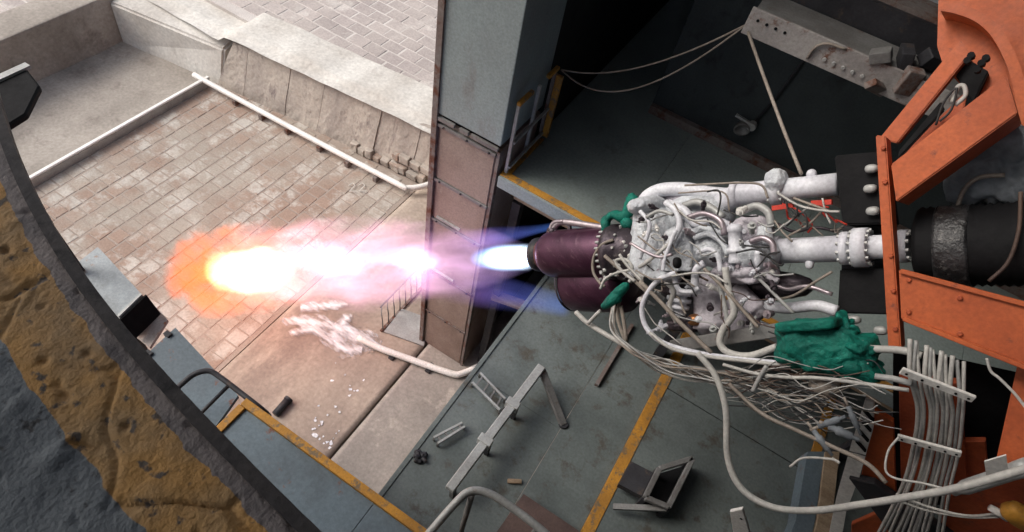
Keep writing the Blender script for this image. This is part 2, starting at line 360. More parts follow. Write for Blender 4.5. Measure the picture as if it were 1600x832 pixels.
uvn = n_.new('ShaderNodeUVMap'); gpos = n_.new('ShaderNodeNewGeometry'); mp_ = n_.new('ShaderNodeMapping'); mp_.inputs['Rotation'].default_value = (0, 0, .5); mp_.inputs['Scale'].default_value = (2.4, 9.0, 1); l_.new(gpos.outputs['Position'], mp_.inputs[0])
def nzf(sc, src):
    t = n_.new('ShaderNodeTexNoise'); t.inputs['Scale'].default_value = sc; t.inputs['Detail'].default_value = 8; t.inputs['Roughness'].default_value = .65; l_.new(src, t.inputs['Vector']); return t.outputs['Fac']
sepf = n_.new('ShaderNodeSeparateXYZ'); l_.new(uvn.outputs[0], sepf.inputs[0])
af = n_.new('ShaderNodeMath'); af.operation = 'ADD'; l_.new(nzf(1.0, mp_.outputs[0]), af.inputs[0]); l_.new(sepf.outputs[0], af.inputs[1])
rf = n_.new('ShaderNodeMapRange'); rf.inputs[1].default_value = .68; rf.inputs[2].default_value = 1.0; l_.new(af.outputs[0], rf.inputs[0]); l_.new(rf.outputs[0], p_.inputs['Alpha'])
bf = n_.new('ShaderNodeBump'); bf.inputs['Strength'].default_value = .6; bf.inputs['Distance'].default_value = .03; l_.new(nzf(9, gpos.outputs['Position']), bf.inputs['Height']); l_.new(bf.outputs[0], p_.inputs['Normal'])
ice = thing('frost_patch', 'ragged white frost patch at the open end of the short white pipe', 'frost', G(520, 510))
streaks = [((592, 545), (560, 533), (530, 518), (498, 506), (462, 502), (436, 500)), ((566, 548), (540, 546), (520, 530), (536, 506), (556, 490)), ((470, 484), (505, 480), (548, 478)), ((590, 544), (570, 530), (545, 520), (515, 512)), ((520, 540), (500, 520), (470, 520), (450, 526))]
widths = [.30, .30, .2, .26, .2]
for k, (path, wd) in enumerate(zip(streaks, widths)):
    pp = smoothpath([G(*q) for q in path], 8); b = NB(); uvl = b.loops.layers.uv.new('UVMap'); rows = []
    for i, q in enumerate(pp):
        t_ = (pp[min(i + 1, len(pp) - 1)] - pp[max(i - 1, 0)]).normalized(); sd = Vector((-t_.y, t_.x, 0)); f = i / (len(pp) - 1); ww = wd * (.55 + .45 * math.sin(f * math.pi)) * (1.1 - .4 * f)
        rows.append([(b.verts.new(q + sd * ww * (j / 4 - 1) + Vector((0, 0, .026 + .004 * k + .02 * (1 - abs(j / 4 - 1)) + .01 * noise.noise(q * 8 + Vector((j, 0, 0)))))), (.42 * (1 - abs(j / 4 - 1)) ** .7 * min(1, (1 - f) * 5 + .25), 0)) for j in range(9)])
    for i in range(len(rows) - 1):
        for j in range(8):
            c4 = (rows[i][j], rows[i + 1][j], rows[i + 1][j + 1], rows[i][j + 1]); f = b.faces.new([c[0] for c in c4])
            for lp, c in zip(f.loops, c4): lp[uvl].uv = c[1]
    link('frost_streak', b, frm, ice, True)
random.seed(3)
for k in range(34):
    u, v = (random.gauss(505, 15), random.gauss(672, 17)) if k < 24 else (random.gauss(548, 18), random.gauss(590, 30))
    c = G(u, v); r = random.uniform(.010, .03)
    puddle('frost_fleck', None, None, [c + Vector((math.cos(a) * r * random.uniform(.4, 1.6), math.sin(a) * r * random.uniform(.4, 1.6), 0)) for a in [i * 1.05 for i in range(6)]], ice_m, .008, ice)
# chalk figures on the pavers
def stroke(pts, wd, m, name, parent=None):
    b = NB()
    for i in range(len(pts) - 1): bar(b, pts[i], pts[i + 1], wd, .008)
    return link(name, b, m, parent)
ch = thing('chalk_mark', 'small white chalk figures 22 on the floor near the long white pipe', 'marking', G(556, 292, .03))
for ox in (0, 15):
    stroke([G(545 + ox, 290, .035), G(551 + ox, 286, .037), G(555 + ox, 290, .039), G(546 + ox, 299, .041), G(557 + ox, 299, .043)], .016, concrete_white, 'digit', ch)
# picket rail and steel plate behind the pillar foot
pr = thing('picket_rail', 'low railing of thin bent pickets left of the tall pillar', 'railing', Vector((-3.85, 5.2, 0)))
for i in range(12):
    y = 4.45 + i * .17
    b = NB(); tube(b, [(-3.84, y, 0), (-3.84, y, .38), (-3.90, y + .05, .46), (-3.98, y + .16, .48)], .012, 6, 3); link('picket', b, steel_m, pr, True)
b = NB(); bar(b, (-3.84, 4.4, .03), (-3.84, 6.4, .03), .05, .04); link('bottom_rail', b, rust_m, pr)
b = NB(); bar(b, (-3.99, 4.58, .48), (-3.99, 6.5, .48), .025, .025); link('top_rail', b, steel_m, pr)
b = NB(); slabpoly(b, [G(*q, .02) for q in ((600, 520), (662, 542), (672, 500), (628, 484))], Vector((0, 0, .035)))
tag(link('floor_plate', b, galv_m), 'flat grey steel plate on the floor beside the pillar foot', 'plate')
b = NB(); bar(b, G(655, 548, .03), G(700, 545, .03), .05, .03)
st = thing('pipe_stub', 'short dark pipe stub lying beside the yellow walkway edge', 'pipe', G(440, 636))
b = NB(); tube(b, [G(430, 648, .08), G(451, 624, .08)], .065, 14, smooth=False); link('pipe_body', b, dark_m, st, True)
b = NB(); lathe(b, G(451, 624, .08), (G(451, 624) - G(430, 648)), [(-.03, .075), (.015, .075)], 14); link('collar', b, dark_m, st)

# ================================================================== PILLAR
pil = thing('pillar', 'tall square steel pillar, grey above and scorched brown below', 'pillar', Vector((-2.69, 4.9, 0)))
x0, x1, yf, yb = -3.12, -2.24, 4.72, 5.65
b = NB(); box(b, x0, x1, yf, yb, -.05, 5.27, .012); link('lower_shaft', b, colbrown_m, pil)
b = NB(); box(b, x0 - .01, x1 + .006, yf - .03, yb, 5.36, 14, .012); link('upper_shaft', b, colgrey_m, pil)
b = NB(); box(b, x0 + .05, x1 - .04, yf + .03, yb - .05, 5.26, 5.37); link('joint_gap', b, black_m, pil)
for k, (a0, a1) in enumerate(((.02, .30), (.38, .52), (.56, .98))):
    b = NB(); box(b, x0 + (x1 - x0) * a0, x0 + (x1 - x0) * a1, yf - .045, yf - .012, 5.27, 5.325, .004); link('joint_strip', b, steel_m, pil)
b = NB(); box(b, x0 - .05, x0 + .03, yf - .055, yf + .05, -.05, 14, .006); link('corner_angle', b, rust_m, pil)
b = NB(); box(b, x1 - .03, x1 + .012, yf - .02, yf + .05, -.05, 5.26, .004); link('corner_angle', b, rust_m, pil)
zs = [.05, 1.15, 2.3, 3.52, 4.3, 5.2]
for k in range(5):
    b = NB(); box(b, x0 + .06, x1 - .05, yf - .022, yf - .0, zs[k] + .03, zs[k + 1] - .03, .008); pn = link('cover_panel', b, colbrown_m, pil)
    b = NB(); box(b, x0 + .03, x1 - .035, yf - .04, yf - .002, zs[k + 1] - .025, zs[k + 1] + .025, .005); link('cross_strip', b, steel_m if k > 1 else rust_m, pil)
    for q in (.12, .45, .76):
        b = NB(); lathe(b, Vector((x0 + q, yf - .055, zs[k + 1] - .0)), Vector((0, 1, 0)), [(0, .014), (.016, .016)], 6); link('bolt', b, dark_m, pil)
    if k in (2, 3):
        b = NB(); bar(b, (x0 + .12, yf - .04, zs[k] + .1), (x0 + .5, yf - .04, zs[k] + .1), .03, .03); link('rib', b, galv_m, pil)

# ================================================================== BUILDING
b = NB(); box(b, -2.2, 9, .8, 11.5, 12.4, 12.7); struct('roof', b, dark_m)
b = NB(); box(b, -8, 6, -4.2, .7, 11.2, 11.4); struct('ledge_sun_blocker', b, dark_m)  # unseen slab added above the near ledge to keep the sun off it
tag(link('back_wall', box(NB(), -1.28, 9, 7.2, 7.5, -.1, 7.05, .01), wall_m), 'dark painted wall behind the engine platform', 'wall')
tag(link('upper_back_wall', box(NB(), -1.281, .55, 7.21, 7.49, 7.052, 12.4), wall_m), 'dark wall strip rising above the steel beam to the roof', 'wall')
tag(link('daylight_sheet', slabpoly(NB(), [V(*q, 6.9) for q in ((1370, -40), (1480, -40), (1480, 75), (1440, 40))], Vector((0, .05, 0))), mat('daylight_pale', (.62, .65, .67), (.5, .53, .55), scale=2)), 'pale sheet standing in for daylight behind the top of the orange frame', 'panel')  # pale colour stands in for daylight showing through an opening
tag(link('recess_wall', box(NB(), -2.24, 9, 11.2, 11.5, -.1, 12.4), nearblack_m), 'black wall deep inside the recess beside the pillar', 'wall')
tag(link('recess_side_wall', box(NB(), -2.6, -2.26, 5.66, 11.2, -.1, 12.38), nearblack_m), 'black side wall of the recess behind the pillar', 'wall')
tag(link('partition_wall', box(NB(), -1.285, -1.1, 7.51, 11.19, -.1, 12.4), nearblack_m), 'black partition dividing the recess from the dark wall', 'wall')

tag(link('right_light_blocker', box(NB(), 6, 6.3, -3, 7.2, -.1, 12.4), wall_m), 'unseen dark wall added beyond the orange thrust frame to block light', 'wall')  # out of view, added to darken the lower right side
tag(link('near_light_blocker', box(NB(), 1.2, 6, -3.3, -3, -.1, 12.4), wall_m), 'unseen dark wall added behind the viewing ledge to block light', 'wall')  # unseen wall added to cut fill light from behind the camera
# ================================================================== PLATFORM
ZP = 4.9
pf = thing('platform', 'grey steel platform with yellow edge under the engine', 'platform', Vector((0, 6, ZP)))
for k, (xa, xb) in enumerate(((-2.2, -.62), (-.615, 1.2), (1.205, 3.2), (3.205, 6))):
    b = NB(); box(b, xa, xb, 4.745, 7.19 if xa > -2 else 11.1, ZP - .03, ZP, .003); link('deck_plate', b, plat_m, pf)
b = NB(); box(b, -2.2, 6, 4.73, 4.82, ZP + .002, ZP + .03, .004); link('edge_strip', b, yellow_m, pf)
b = NB(); box(b, -2.2, -2.1, 4.82, 5.62, ZP + .002, ZP + .03, .004); link('edge_strip', b, yellow_m, pf)
b = NB(); box(b, -2.2, 6, 4.70, 4.743, ZP - .16, ZP + .012, .004); link('edge_channel', b, colgrey_m, pf)
b = NB(); box(b, -1.27, 6, 7.10, 7.19, ZP + .002, ZP + .12, .004); link('kick_plate', b, rust_m, pf)
for y, z, m in ((4.98, 4.5, timber_m), (5.35, 4.46, rust_m), (5.8, 4.42, timber_m), (6.5, 4.4, rust_m)):
    b = NB(); bar(b, (-2.05, y, z), (6, y, z), .1, .14, bev=.008); link('under_beam', b, m, pf)
for x in (-2.0, .5, 3.0):
    b = NB(); bar(b, (x, 4.9, 4.64), (x, 7.1, 4.64), .1, .16); link('cross_beam', b, dark_m, pf)
    b = NB(); box(b, x - .06, x + .06, 4.95, 5.07, 0, 4.36); link('post', b, dark_m, pf)
hr = thing('platform_railing', 'short steel guard railing with yellow top beside the pillar', 'railing', Vector((-2.15, 5.2, ZP)))
for y in (4.8, 5.25, 5.6):
    b = NB(); bar(b, (-2.16, y, ZP + .03), (-2.16, y, ZP + 1.02), .035, .035, up=Vector((0, 1, 0))); link('post', b, galv_m if y < 5.5 else rust_m, hr)
for z, m in ((.5, galv_m), (.12, galv_m)):
    b = NB(); bar(b, (-2.135, 4.8, ZP + z), (-2.135, 5.6, ZP + z), .03, .03); link('mid_rail', b, m, hr)
for ya, yb in ((4.78, 5.08), (5.42, 5.66)):
    b = NB(); bar(b, (-2.16, ya, ZP + 1.04), (-2.16, yb, ZP + 1.04), .05, .05, bev=.008); link('top_rail', b, yellow_m, hr)
b = NB(); bar(b, (-2.12, 5.66, ZP + .05), (-2.12, 5.66, ZP + .95), .09, .05, up=Vector((0, 1, 0))); link('yellow_post', b, yellow_m, hr)

# ================================================================== LOWER DECK
ZD = 3.0
dk = thing('lower_deck', 'grey painted steel deck with a yellow line below the engine', 'deck', Vector((1, 4, ZD)))
plates = [(-1.36, -.105, 1.2, 3.3), (-1.36, -.105, 3.305, 7.1), (-.10, .66, 1.2, 4.05), (-.10, .66, 4.055, 7.1), (.80, 2.72, 1.0, 4.60), (.80, 2.72, 4.62, 7.1), (2.84, 6, 1.0, 7.1)]
for k, (xa, xb, ya, yb) in enumerate(plates):
    b = NB(); z = ZD + (.03 if xa > .7 else 0) + (.0 if k % 2 else .006); box(b, xa, xb, ya, yb, ZD - .05, z, .004); link('deck_plate', b, deck_m, dk)
b = NB(); box(b, .662, .798, .8, 7.1, ZD - .05, ZD + .045, .005); link('yellow_line', b, yellow_m, dk)
b = NB(); box(b, 2.722, 2.838, .8, 7.1, ZD - .05, ZD + .05, .005); link('yellow_line', b, yellow_m, dk)
b = NB(); box(b, -1.42, -1.362, 1.2, 7.1, ZD - .28, ZD + .02, .006); link('edge_channel', b, deck_m, dk)
b = NB(); bar(b, (.0, 4.08, ZD + .035), (.0, 5.2, ZD + .035), .05, .06); link('angle_bar', b, rust_m, dk)
for x in (-1.2, .7, 2.8):
    for y in (1.4, 4.0, 6.6):
        b = NB(); box(b, x - .07, x + .07, y - .07, y + .07, 0, ZD - .06); link('post', b, dark_m, dk)
# frame on the deck
gt = thing('deck_barrier', 'grey steel beam barrier with one slanting leg standing on the deck', 'barrier', Vector((-.7, 3, ZD)))
ga, gb = G(702, 766, 3.32), G(846, 574, 3.32)
b = NB(); bar(b, ga, gb, .105, .09, bev=.008); link('beam', b, galv_m, gt)
b = NB(); bar(b, gb + Vector((.02, -.02, -.02)), G(880, 664, ZD + .02), .09, .06, bev=.006); link('leg', b, steel_m, gt)
b = NB(); bar(b, ga + Vector((.0, .08, -.05)), ga + Vector((.03, .06, -.31)), .07, .05, up=Vector((1, 0, 0))); link('leg', b, steel_m, gt)
for f in (.36, .66):
    c = ga.lerp(gb, f); b = NB(); box(b, c.x - .09, c.x + .075, c.y - .05, c.y + .05, c.z - .07, c.z + .06, .01); link('clamp', b, galv_m, gt)
    b = NB(); bar(b, c + Vector((.05, 0, -.06)), c + Vector((.05, 0, -.31)), .05, .05, up=Vector((1, 0, 0))); link('leg', b, dark_m, gt)
b = NB(); lathe(b, G(880, 664, ZD + .008), Vector((0, 0, 1)), [(0, .06), (.03, .055)], 12); link('foot', b, dark_m, gt)
def rack(label, quad, nr, z):
    t = thing('deck_ladder', label, 'ladder', G(*quad[0], z)); a, b_, c, d = [G(*q, z) for q in quad]
    for p, q in ((a, b_), (d, c)):
        b = NB(); bar(b, p, q, .025, .03); link('stile', b, galv_m, t)
    for k in range(nr):
        f = (k + .5) / nr; b = NB(); bar(b, a.lerp(b_, f), d.lerp(c, f), .02, .02); link('rung', b, steel_m, t)
    for p in (a, b_, c, d):
        b = NB(); bar(b, p, Vector((p.x, p.y, ZD)), .02, .02, up=Vector((1, 0, 0))); link('foot', b, steel_m, t)
rack('small grey ladder frame lying at the deck edge near the barrier', ((750, 583), (789, 624), (781, 641), (738, 598)), 4, ZD + .12)
rack('thin grey ladder frame at the deck edge below the other ladder', ((678, 684), (722, 661), (726, 667), (684, 693)), 4, ZD + .1)
b = NB(); crumple(b, G(657, 713, ZD + .04), (Vector((.07, .03, 0)), Vector((-.03, .06, 0)), Vector((0, 0, .03))), .07, 16, 4, 2.5, 2)
tag(link('rag', b, dark_m, None, True), 'small dark lump of rag on the deck corner', 'rag')
b = NB(); bar(b, G(793, 752, ZD + .03), G(815, 753, ZD + .03), .05, .03, bev=.004)
tag(link('wood_scrap', b, timber_m, None, True), 'pale scrap of timber lying on the deck', 'timber')
b = NB(); box(b, -2.05, -1.45, 4.95, 5.12, 2.2, 2.26, .004)
b.transform(Matrix.Translation((-1.7, 5, 2.2)) @ Matrix.Rotation(.25, 4, 'Z') @ Matrix.Translation((1.7, -5, -2.2)))
tag(link('timber_plank', b, timber_m), 'pale timber plank in the dark gap beside the pillar', 'plank')
# open steel frame box
fb = thing('steel_frame_box', 'open rectangular steel frame box standing on the deck right of the yellow line', 'frame', Vector((1.2, 3.3, ZD)))
q = [G(*p, 3.35) for p in ((1008, 778), (1044, 793), (1082, 717), (1030, 733))]
A, B_, C_, D_ = q[0], q[1], q[2], q[3]
for p, r_ in ((A, B_), (B_, C_), (C_, D_), (D_, A)):
    b = NB(); bar(b, p, r_, .06, .06, bev=.006); link('rim_bar', b, steel_m, fb)
for p in (A, B_, C_, D_):
    b = NB(); bar(b, p + Vector((0, 0, -.03)), Vector((p.x, p.y, ZD + .03)), .05, .05, up=Vector((1, 0, 0))); link('leg', b, dark_m, fb)
b = NB(); slabpoly(b, [B_ + Vector((.02, 0, -.04)), C_ + Vector((.02, 0, -.04)), Vector((C_.x + .02, C_.y, ZD + .06)), Vector((B_.x + .02, B_.y, ZD + .06))], Vector((.02, 0, 0))); link('side_panel', b, dark_m, fb)
b = NB(); slabpoly(b, [p + Vector((0, 0, -.25)) for p in (A, B_, C_, D_)], Vector((0, 0, -.02))); link('inner_tray', b, black_m, fb)
b = NB(); slabpoly(b, [D_ + Vector((-.3, -.05, -.12)), A + Vector((-.3, .02, -.12)), A + Vector((-.03, .02, -.06)), D_ + Vector((-.03, -.05, -.06))], Vector((0, 0, -.1))); link('side_tray', b, dark_m, fb)
b = NB(); bar(b, G(958, 792, 3.15), B_ + Vector((0, 0, -.06)), .06, .05); link('brace', b, steel_m, fb)
b = NB(); slabpoly(b, [G(*q, 3.25) for q in ((1262, 706), (1288, 706), (1274, 812), (1262, 860), (1225, 860), (1244, 812))], Vector((0, 0, -.2))); 
tag(link('steel_channel', b, deckb_m), 'blue grey steel channel on the deck beside the right yellow line', 'beam')
b = NB(); slabpoly(b, [G(*q, 3.28) for q in ((1290, 706), (1312, 706), (1300, 812), (1290, 870), (1264, 870), (1278, 812))], Vector((0, 0, -.22)))
tag(link('tan_beam', b, timber_m), 'tan beam on the deck between blue channel and white strip', 'beam')
# ================================================================== LEFT WALKWAY
ZW = 4.0
wk = thing('walkway', 'blue grey steel walkway with yellow kerb at lower left', 'walkway', Vector((-1, .8, ZW)))
for xa, xb in ((-2.8, -1.2), (-1.195, .4), (.405, 2.2)):
    b = NB(); box(b, xa, xb, .35, 1.17, ZW - .06, ZW, .004); link('deck_plate', b, deckb_m, wk)
b = NB(); box(b, -2.86, 2.2, 1.172, 1.25, ZW - .12, ZW + .05, .006); link('kerb', b, yellow_m, wk)
b = NB(); box(b, -2.88, -2.802, .35, 1.171, ZW - .12, ZW + .03, .006); link('kerb', b, yellow_m, wk)
b = NB(); box(b, -2.86, 2.2, 1.19, 1.24, ZW - .35, ZW - .122); link('edge_channel', b, dark_m, wk)
for x in (-2.7, -.2, 2.0):
    b = NB(); box(b, x - .06, x + .06, 1.05, 1.17, 0, ZW - .07); link('post', b, dark_m, wk)
ld = thing('access_ladder', 'dark tubular access ladder with looped top at the walkway end', 'ladder', Vector((-3.2, 1.1, ZW)))
b = NB(); tube(b, [G(240, 640, ZW - .3), G(282, 602, ZW), G(304, 585, ZW + .04), G(326, 580, ZW + .04), G(343, 589, ZW + .02), G(372, 611, ZW), G(409, 640, ZW - .02), G(420, 650, ZW - .3)], .028, 10, 5); link('stile', b, dark_m, ld, True)
for a, c in (((358, 602), (300, 660)), ((389, 626), (335, 684))):
    b = NB(); tube(b, [G(*a, ZW), G(*c, ZW)], .02, 8, smooth=False); link('rung', b, dark_m, ld, True)
b = NB(); tube(b, [G(230, 640, ZW - .03), G(335, 706, ZW - .03)], .028, 8, smooth=False); link('stile', b, dark_m, ld, True)
pl2 = thing('landing_plate', 'pale blue grey landing plate left of the looped ladder', 'plate', Vector((-4, 1.1, 3.6)))
b = NB(); slabpoly(b, [G(*q, 3.6) for q in ((274, 512), (372, 618), (320, 690), (200, 590), (235, 548))], Vector((0, 0, -.06))); link('plate', b, deckb_m, pl2)
for a in ((262, 522), (232, 552)):
    p = G(*a, 3.62); b = NB(); box(b, p.x - .04, p.x + .04, p.y - .03, p.y + .03, 3.56, 3.63, .006); link('lug', b, dark_m, pl2)
b = NB(); box(b, -4.3, -4.2, 1.0, 1.1, 0, 3.53); link('post', b, dark_m, pl2)
bx_ = thing('steel_cabinet', 'long grey steel cabinet with a black open end at the left', 'cabinet', Vector((-6, 1.4, 3)))
q4 = [G(*q, 3.4) for q in ((153, 386), (223, 462), (187, 497), (112, 418))]; dn = Vector((0, 0, -.35))
b = NB(); slabpoly(b, q4, dn); link('casing', b, mat('cabinet_paint', (.33, .36, .38), (.25, .27, .28), (.3, .17, .1), scale=2.5, rough=.5, bump=.1, t3=(.6, .7)), bx_)
b = NB(); slabpoly(b, [q4[1] + Vector((.008, .03, -.003)), q4[2] + Vector((.008, -.03, -.003)), q4[2] + Vector((.1, -.03, -.34)), q4[1] + Vector((.1, .03, -.34))], Vector((.02, 0, -.0))); link('end_opening', b, black_m, bx_)
b = NB(); bar(b, q4[1] + Vector((-.02, 0, .012)), q4[2] + Vector((-.02, 0, .012)), .03, .02); link('end_lip', b, galv_m, bx_)
b = NB(); box(b, -5.75, -5.6, 1.35, 1.5, 0, 3.05); link('post', b, dark_m, bx_)
b = NB(); slabpoly(b, [G(*q, 3.0) for q in ((236, 472), (262, 500), (234, 543), (190, 508))], Vector((0, 0, -.05)))
tag(link('rusty_plate', b, mat('plate_rusty_pale', (.42, .36, .33), (.34, .24, .2), (.38, .15, .07), scale=4, rough=.7, bump=.2, t3=(.6, .68))), 'pale rust stained plate between cabinet and landing plate', 'plate')
fl = thing('floodlight', 'black angular floodlight housing at the left edge', 'floodlight', Vector((-6, 1.7, 5.8)))
q5 = [G(*q, 6.0) for q in ((-60, 152), (40, 106), (62, 134), (40, 178), (-60, 240))]
b = NB(); slabpoly(b, q5, Vector((0, 0, -.07))); bmesh.ops.bevel(b, geom=list(b.edges), offset=.015, segments=1, affect='EDGES'); link('housing', b, black_m, fl)
b = NB(); bar(b, q5[0] + Vector((0, .03, .01)), q5[1] + Vector((0, .03, .01)), .07, .03); link('top_lip', b, galv_m, fl)
b = NB(); bar(b, G(-40, 190, 5.7), G(-40, 190, 5.7) + Vector((0, 0, -5.7)), .08, .08, up=Vector((1, 0, 0))); link('post', b, dark_m, fl)
# handrail loop near the bottom edge
hp = thing('handrail_loop', 'bent grey pipe handrail rising at the bottom edge', 'handrail', Vector((0, 1.3, ZD)))
b = NB(); tube(b, [G(640, 870, 4.3), G(672, 832, 4.5), G(712, 786, 4.65), G(735, 768, 4.7), G(765, 772, 4.7), G(805, 797, 4.68), G(850, 832, 4.66), G(900, 880, 4.6)], .035, 10, 6); link('pipe', b, galv_m, hp, True)
p = G(737, 774, 4.7); b = NB(); tube(b, [p, Vector((p.x + .02, p.y, ZD))], .028, 8, smooth=False); link('post', b, steel_m, hp, True)
p = G(840, 826, 4.66); b = NB(); tube(b, [p, Vector((p.x, p.y, ZD))], .028, 8, smooth=False); link('post', b, steel_m, hp, True)
b = NB(); slabpoly(b, [G(*q, ZD + .1) for q in ((818, 772), (905, 830), (880, 870), (770, 840))], Vector((0, 0, -.03)))
tag(link('brown_hatch', b, mat('hatch_brown', (.12, .08, .07), (.09, .06, .055), scale=3, rough=.6)), 'dark brown hatch plate on the deck behind the bent handrail', 'hatch')

# ================================================================== NEAR LEDGE
def led_y(x):
    ks = [(-4.2, 1.5), (-3.2, 1.0), (-2.65, .71), (-2.1, .51), (-1.55, .365), (-1.1, .30), (-.75, .262), (-.5, .225), (.2, .17), (1.2, .12)]
    for (xa, ya), (xb, yb) in zip(ks, ks[1:]):
        if xa <= x <= xb:
            f = (x - xa) / (xb - xa); return ya + (yb - ya) * f
    return ks[0][1] if x < ks[0][0] else ks[-1][1]
def led_s(x): return sum(led_y(x + k * .08) for k in range(-6, 7)) / 13
ZL = 8.0
lg = thing('viewing_ledge', 'rough concrete ledge with worn yellow paint in the near corner', 'ledge', Vector((-1.5, .2, ZL)))
b = NB(); uvl = b.loops.layers.uv.new('UVMap'); n, mm = 460, 120; g = []
for i in range(n + 1):
    x = -4.0 + 4.6 * i / n; row = []
    for j in range(mm + 1):
        wv = .034 + 1.35 * (j / mm) ** 1.35
        y = led_s(x) - wv; q = Vector((x, y, 0))
        z = ZL - .010 + noise.noise(q * 2.2) * .014 + noise.noise(q * 9) * .005 + noise.noise(q * 30) * .0028 + noise.noise(q * 55) * .0018
        wq = q + Vector((noise.noise(q * 4), noise.noise(q * 4 + Vector((3, 1, 0))), 0)) * .07; dv, _ = noise.voronoi(wq * 2.4 + Vector((.4, .7, 0)))
        ck = dv[1] - dv[0]
        if ck < .05 and .08 < wv < .36: z -= .016 * (1 - ck / .05) * max(0, min(1, .5 + 2 * noise.noise(q * 1.7)))
        lump = noise.noise(q * 9 + Vector((1, 4, 2)))
        if lump > .35: z += (lump - .35) * .03
        pit = noise.noise(q * 13 + Vector((9, 9, 1)))
        if pit > .42: z -= (pit - .42) * .07
        row.append((b.verts.new((x, y, z)), (x, wv)))
    g.append(row)
for i in range(n):
    for j in range(mm):
        c4 = (g[i][j], g[i + 1][j], g[i + 1][j + 1], g[i][j + 1]); f = b.faces.new([c[0] for c in c4])
        for lp, c in zip(f.loops, c4): lp[uvl].uv = c[1]
lm = bpy.data.materials.new('ledge_painted_concrete'); lm.use_nodes = True; n_ = lm.node_tree.nodes; l_ = lm.node_tree.links; p_ = n_['Principled BSDF']
uvn = n_.new('ShaderNodeUVMap'); sepn = n_.new('ShaderNodeSeparateXYZ'); l_.new(uvn.outputs[0], sepn.inputs[0]); gpos = n_.new('ShaderNodeNewGeometry')
def nz_(sc, d=6):
    t = n_.new('ShaderNodeTexNoise'); t.inputs['Scale'].default_value = sc; t.inputs['Detail'].default_value = d; l_.new(gpos.outputs['Position'], t.inputs['Vector']); return t.outputs['Fac']
def ma_(op, a, c):
    t = n_.new('ShaderNodeMath'); t.operation = op
    for i, x in enumerate((a, c)):
        if isinstance(x, (int, float)): t.inputs[i].default_value = x
        else: l_.new(x, t.inputs[i])
    return t.outputs[0]
def mr_(s, a, c):
    t = n_.new('ShaderNodeMapRange'); t.inputs[1].default_value = a; t.inputs[2].default_value = c; l_.new(s, t.inputs[0]); return t.outputs[0]
def mx_(f, a, c):
    t = n_.new('ShaderNodeMix'); t.data_type = 'RGBA'; l_.new(f, t.inputs[0])
    for s, x in ((6, a), (7, c)):
        if isinstance(x, tuple): t.inputs[s].default_value = (*x, 1)
        else: l_.new(x, t.inputs[s])
    return t.outputs[2]
wob = ma_('ADD', sepn.outputs[1], ma_('MULTIPLY', ma_('SUBTRACT', nz_(9, 10), .5), .06))
yel = mx_(mr_(nz_(5, 8), .4, .65), (.5, .27, .08), (.4, .25, .11))
yel = mx_(mr_(nz_(2.1, 8), .55, .7), yel, (.29, .2, .11)); yel = mx_(mr_(nz_(16, 10), .60, .66), yel, (.11, .085, .065))
grey = mx_(mr_(nz_(6), .4, .6), (.25, .215, .2), (.17, .15, .145)); blue = mx_(mr_(nz_(4), .4, .65), (.18, .2, .21), (.125, .14, .15)); blue = mx_(mr_(nz_(18, 10), .62, .68), blue, (.06, .06, .06))
c = mx_(mr_(wob, .085, .088), grey, yel); c = mx_(mr_(wob, .31, .314), c, blue)
l_.new(c, p_.inputs['Base Color']); p_.inputs['Roughness'].default_value = .75
bn = n_.new('ShaderNodeBump'); bn.inputs['Strength'].default_value = .8; bn.inputs['Distance'].default_value = .008; l_.new(nz_(70, 10), bn.inputs['Height']); l_.new(bn.outputs[0], p_.inputs['Normal'])
link('top_surface', b, lm, lg, True)
b = NB(); prof = [(.010, -.04), (.010, .004), (-.034, .006), (-.034, -.03), (.004, -.04)]; rows = []
for i in range(121):
    x = -4.0 + 4.6 * i / 120; y = led_s(x); jag = .0012 * noise.noise(Vector((x * 30, 0, 0)))
    rows.append([b.verts.new((x, y + q[0] + jag, ZL + q[1])) for q in prof])
for i in range(120):
    for j in range(4): b.faces.new((rows[i][j], rows[i + 1][j], rows[i + 1][j + 1], rows[i][j + 1]))
link('steel_edging', b, mat('edging_steel', (.085, .075, .07), (.055, .05, .05), (.03, .028, .028), scale=4, rough=.7, bump=.3), lg)
b = NB(); g = []
for i in range(41):
    x = -4.0 + 4.6 * i / 40; g.append([b.verts.new((x, led_s(x) - .05, ZL - .045)), b.verts.new((x, led_s(x) - 1.3, ZL - .25)), b.verts.new((x, led_s(x) - .036, ZL - .015))])
for i in range(40):
    b.faces.new((g[i][0], g[i + 1][0], g[i + 1][1], g[i][1])); b.faces.new((g[i][2], g[i + 1][2], g[i + 1][0], g[i][0]))
link('underside', b, concrete, lg)
b = NB(); box(b, -3.6, .6, -2.9, -1.0, -.1, ZL - .3); link('base', b, concrete, lg)

# ================================================================== CRANE BEAM, LINES, WALL FITTING
YB = 5.6
cb = thing('crane_beam', 'worn grey steel beam with bolt holes at the upper right', 'beam', V(1290, 80, YB))
a0, a1 = V(1166, 34, YB), V(1470, 196, YB); ax = (a1 - a0).normalized()
zb = (a0.z + a1.z) / 2; a0.z = a1.z = zb
b = NB(); bar(b, a0 + Vector((0, 0, .085)), a1 + Vector((0, 0, .095)), .03, .25, bev=.004); link('front_plate', b, mat('beam_paint_worn', (.36, .345, .33), (.27, .25, .24), (.17, .09, .065), scale=2.2, rough=.6, metal=.1, bump=.25, t3=(.56, .64)), cb)
b = NB(); bar(b, a0 + Vector((0.03, .21, .19)), a1 + Vector((0, .21, .19)), .38, .03); link('top_flange', b, steel_m, cb)
b = NB(); bar(b, a0 + Vector((0.2, .45, .33)), a1 + Vector((0, .45, .33)), .06, .25); link('rear_web', b, dark_m, cb)
b = NB(); bar(b, a0 + Vector((0.3, .62, .47)), a1 + Vector((0, .62, .47)), .3, .05); link('upper_flange', b, rust_m, cb)
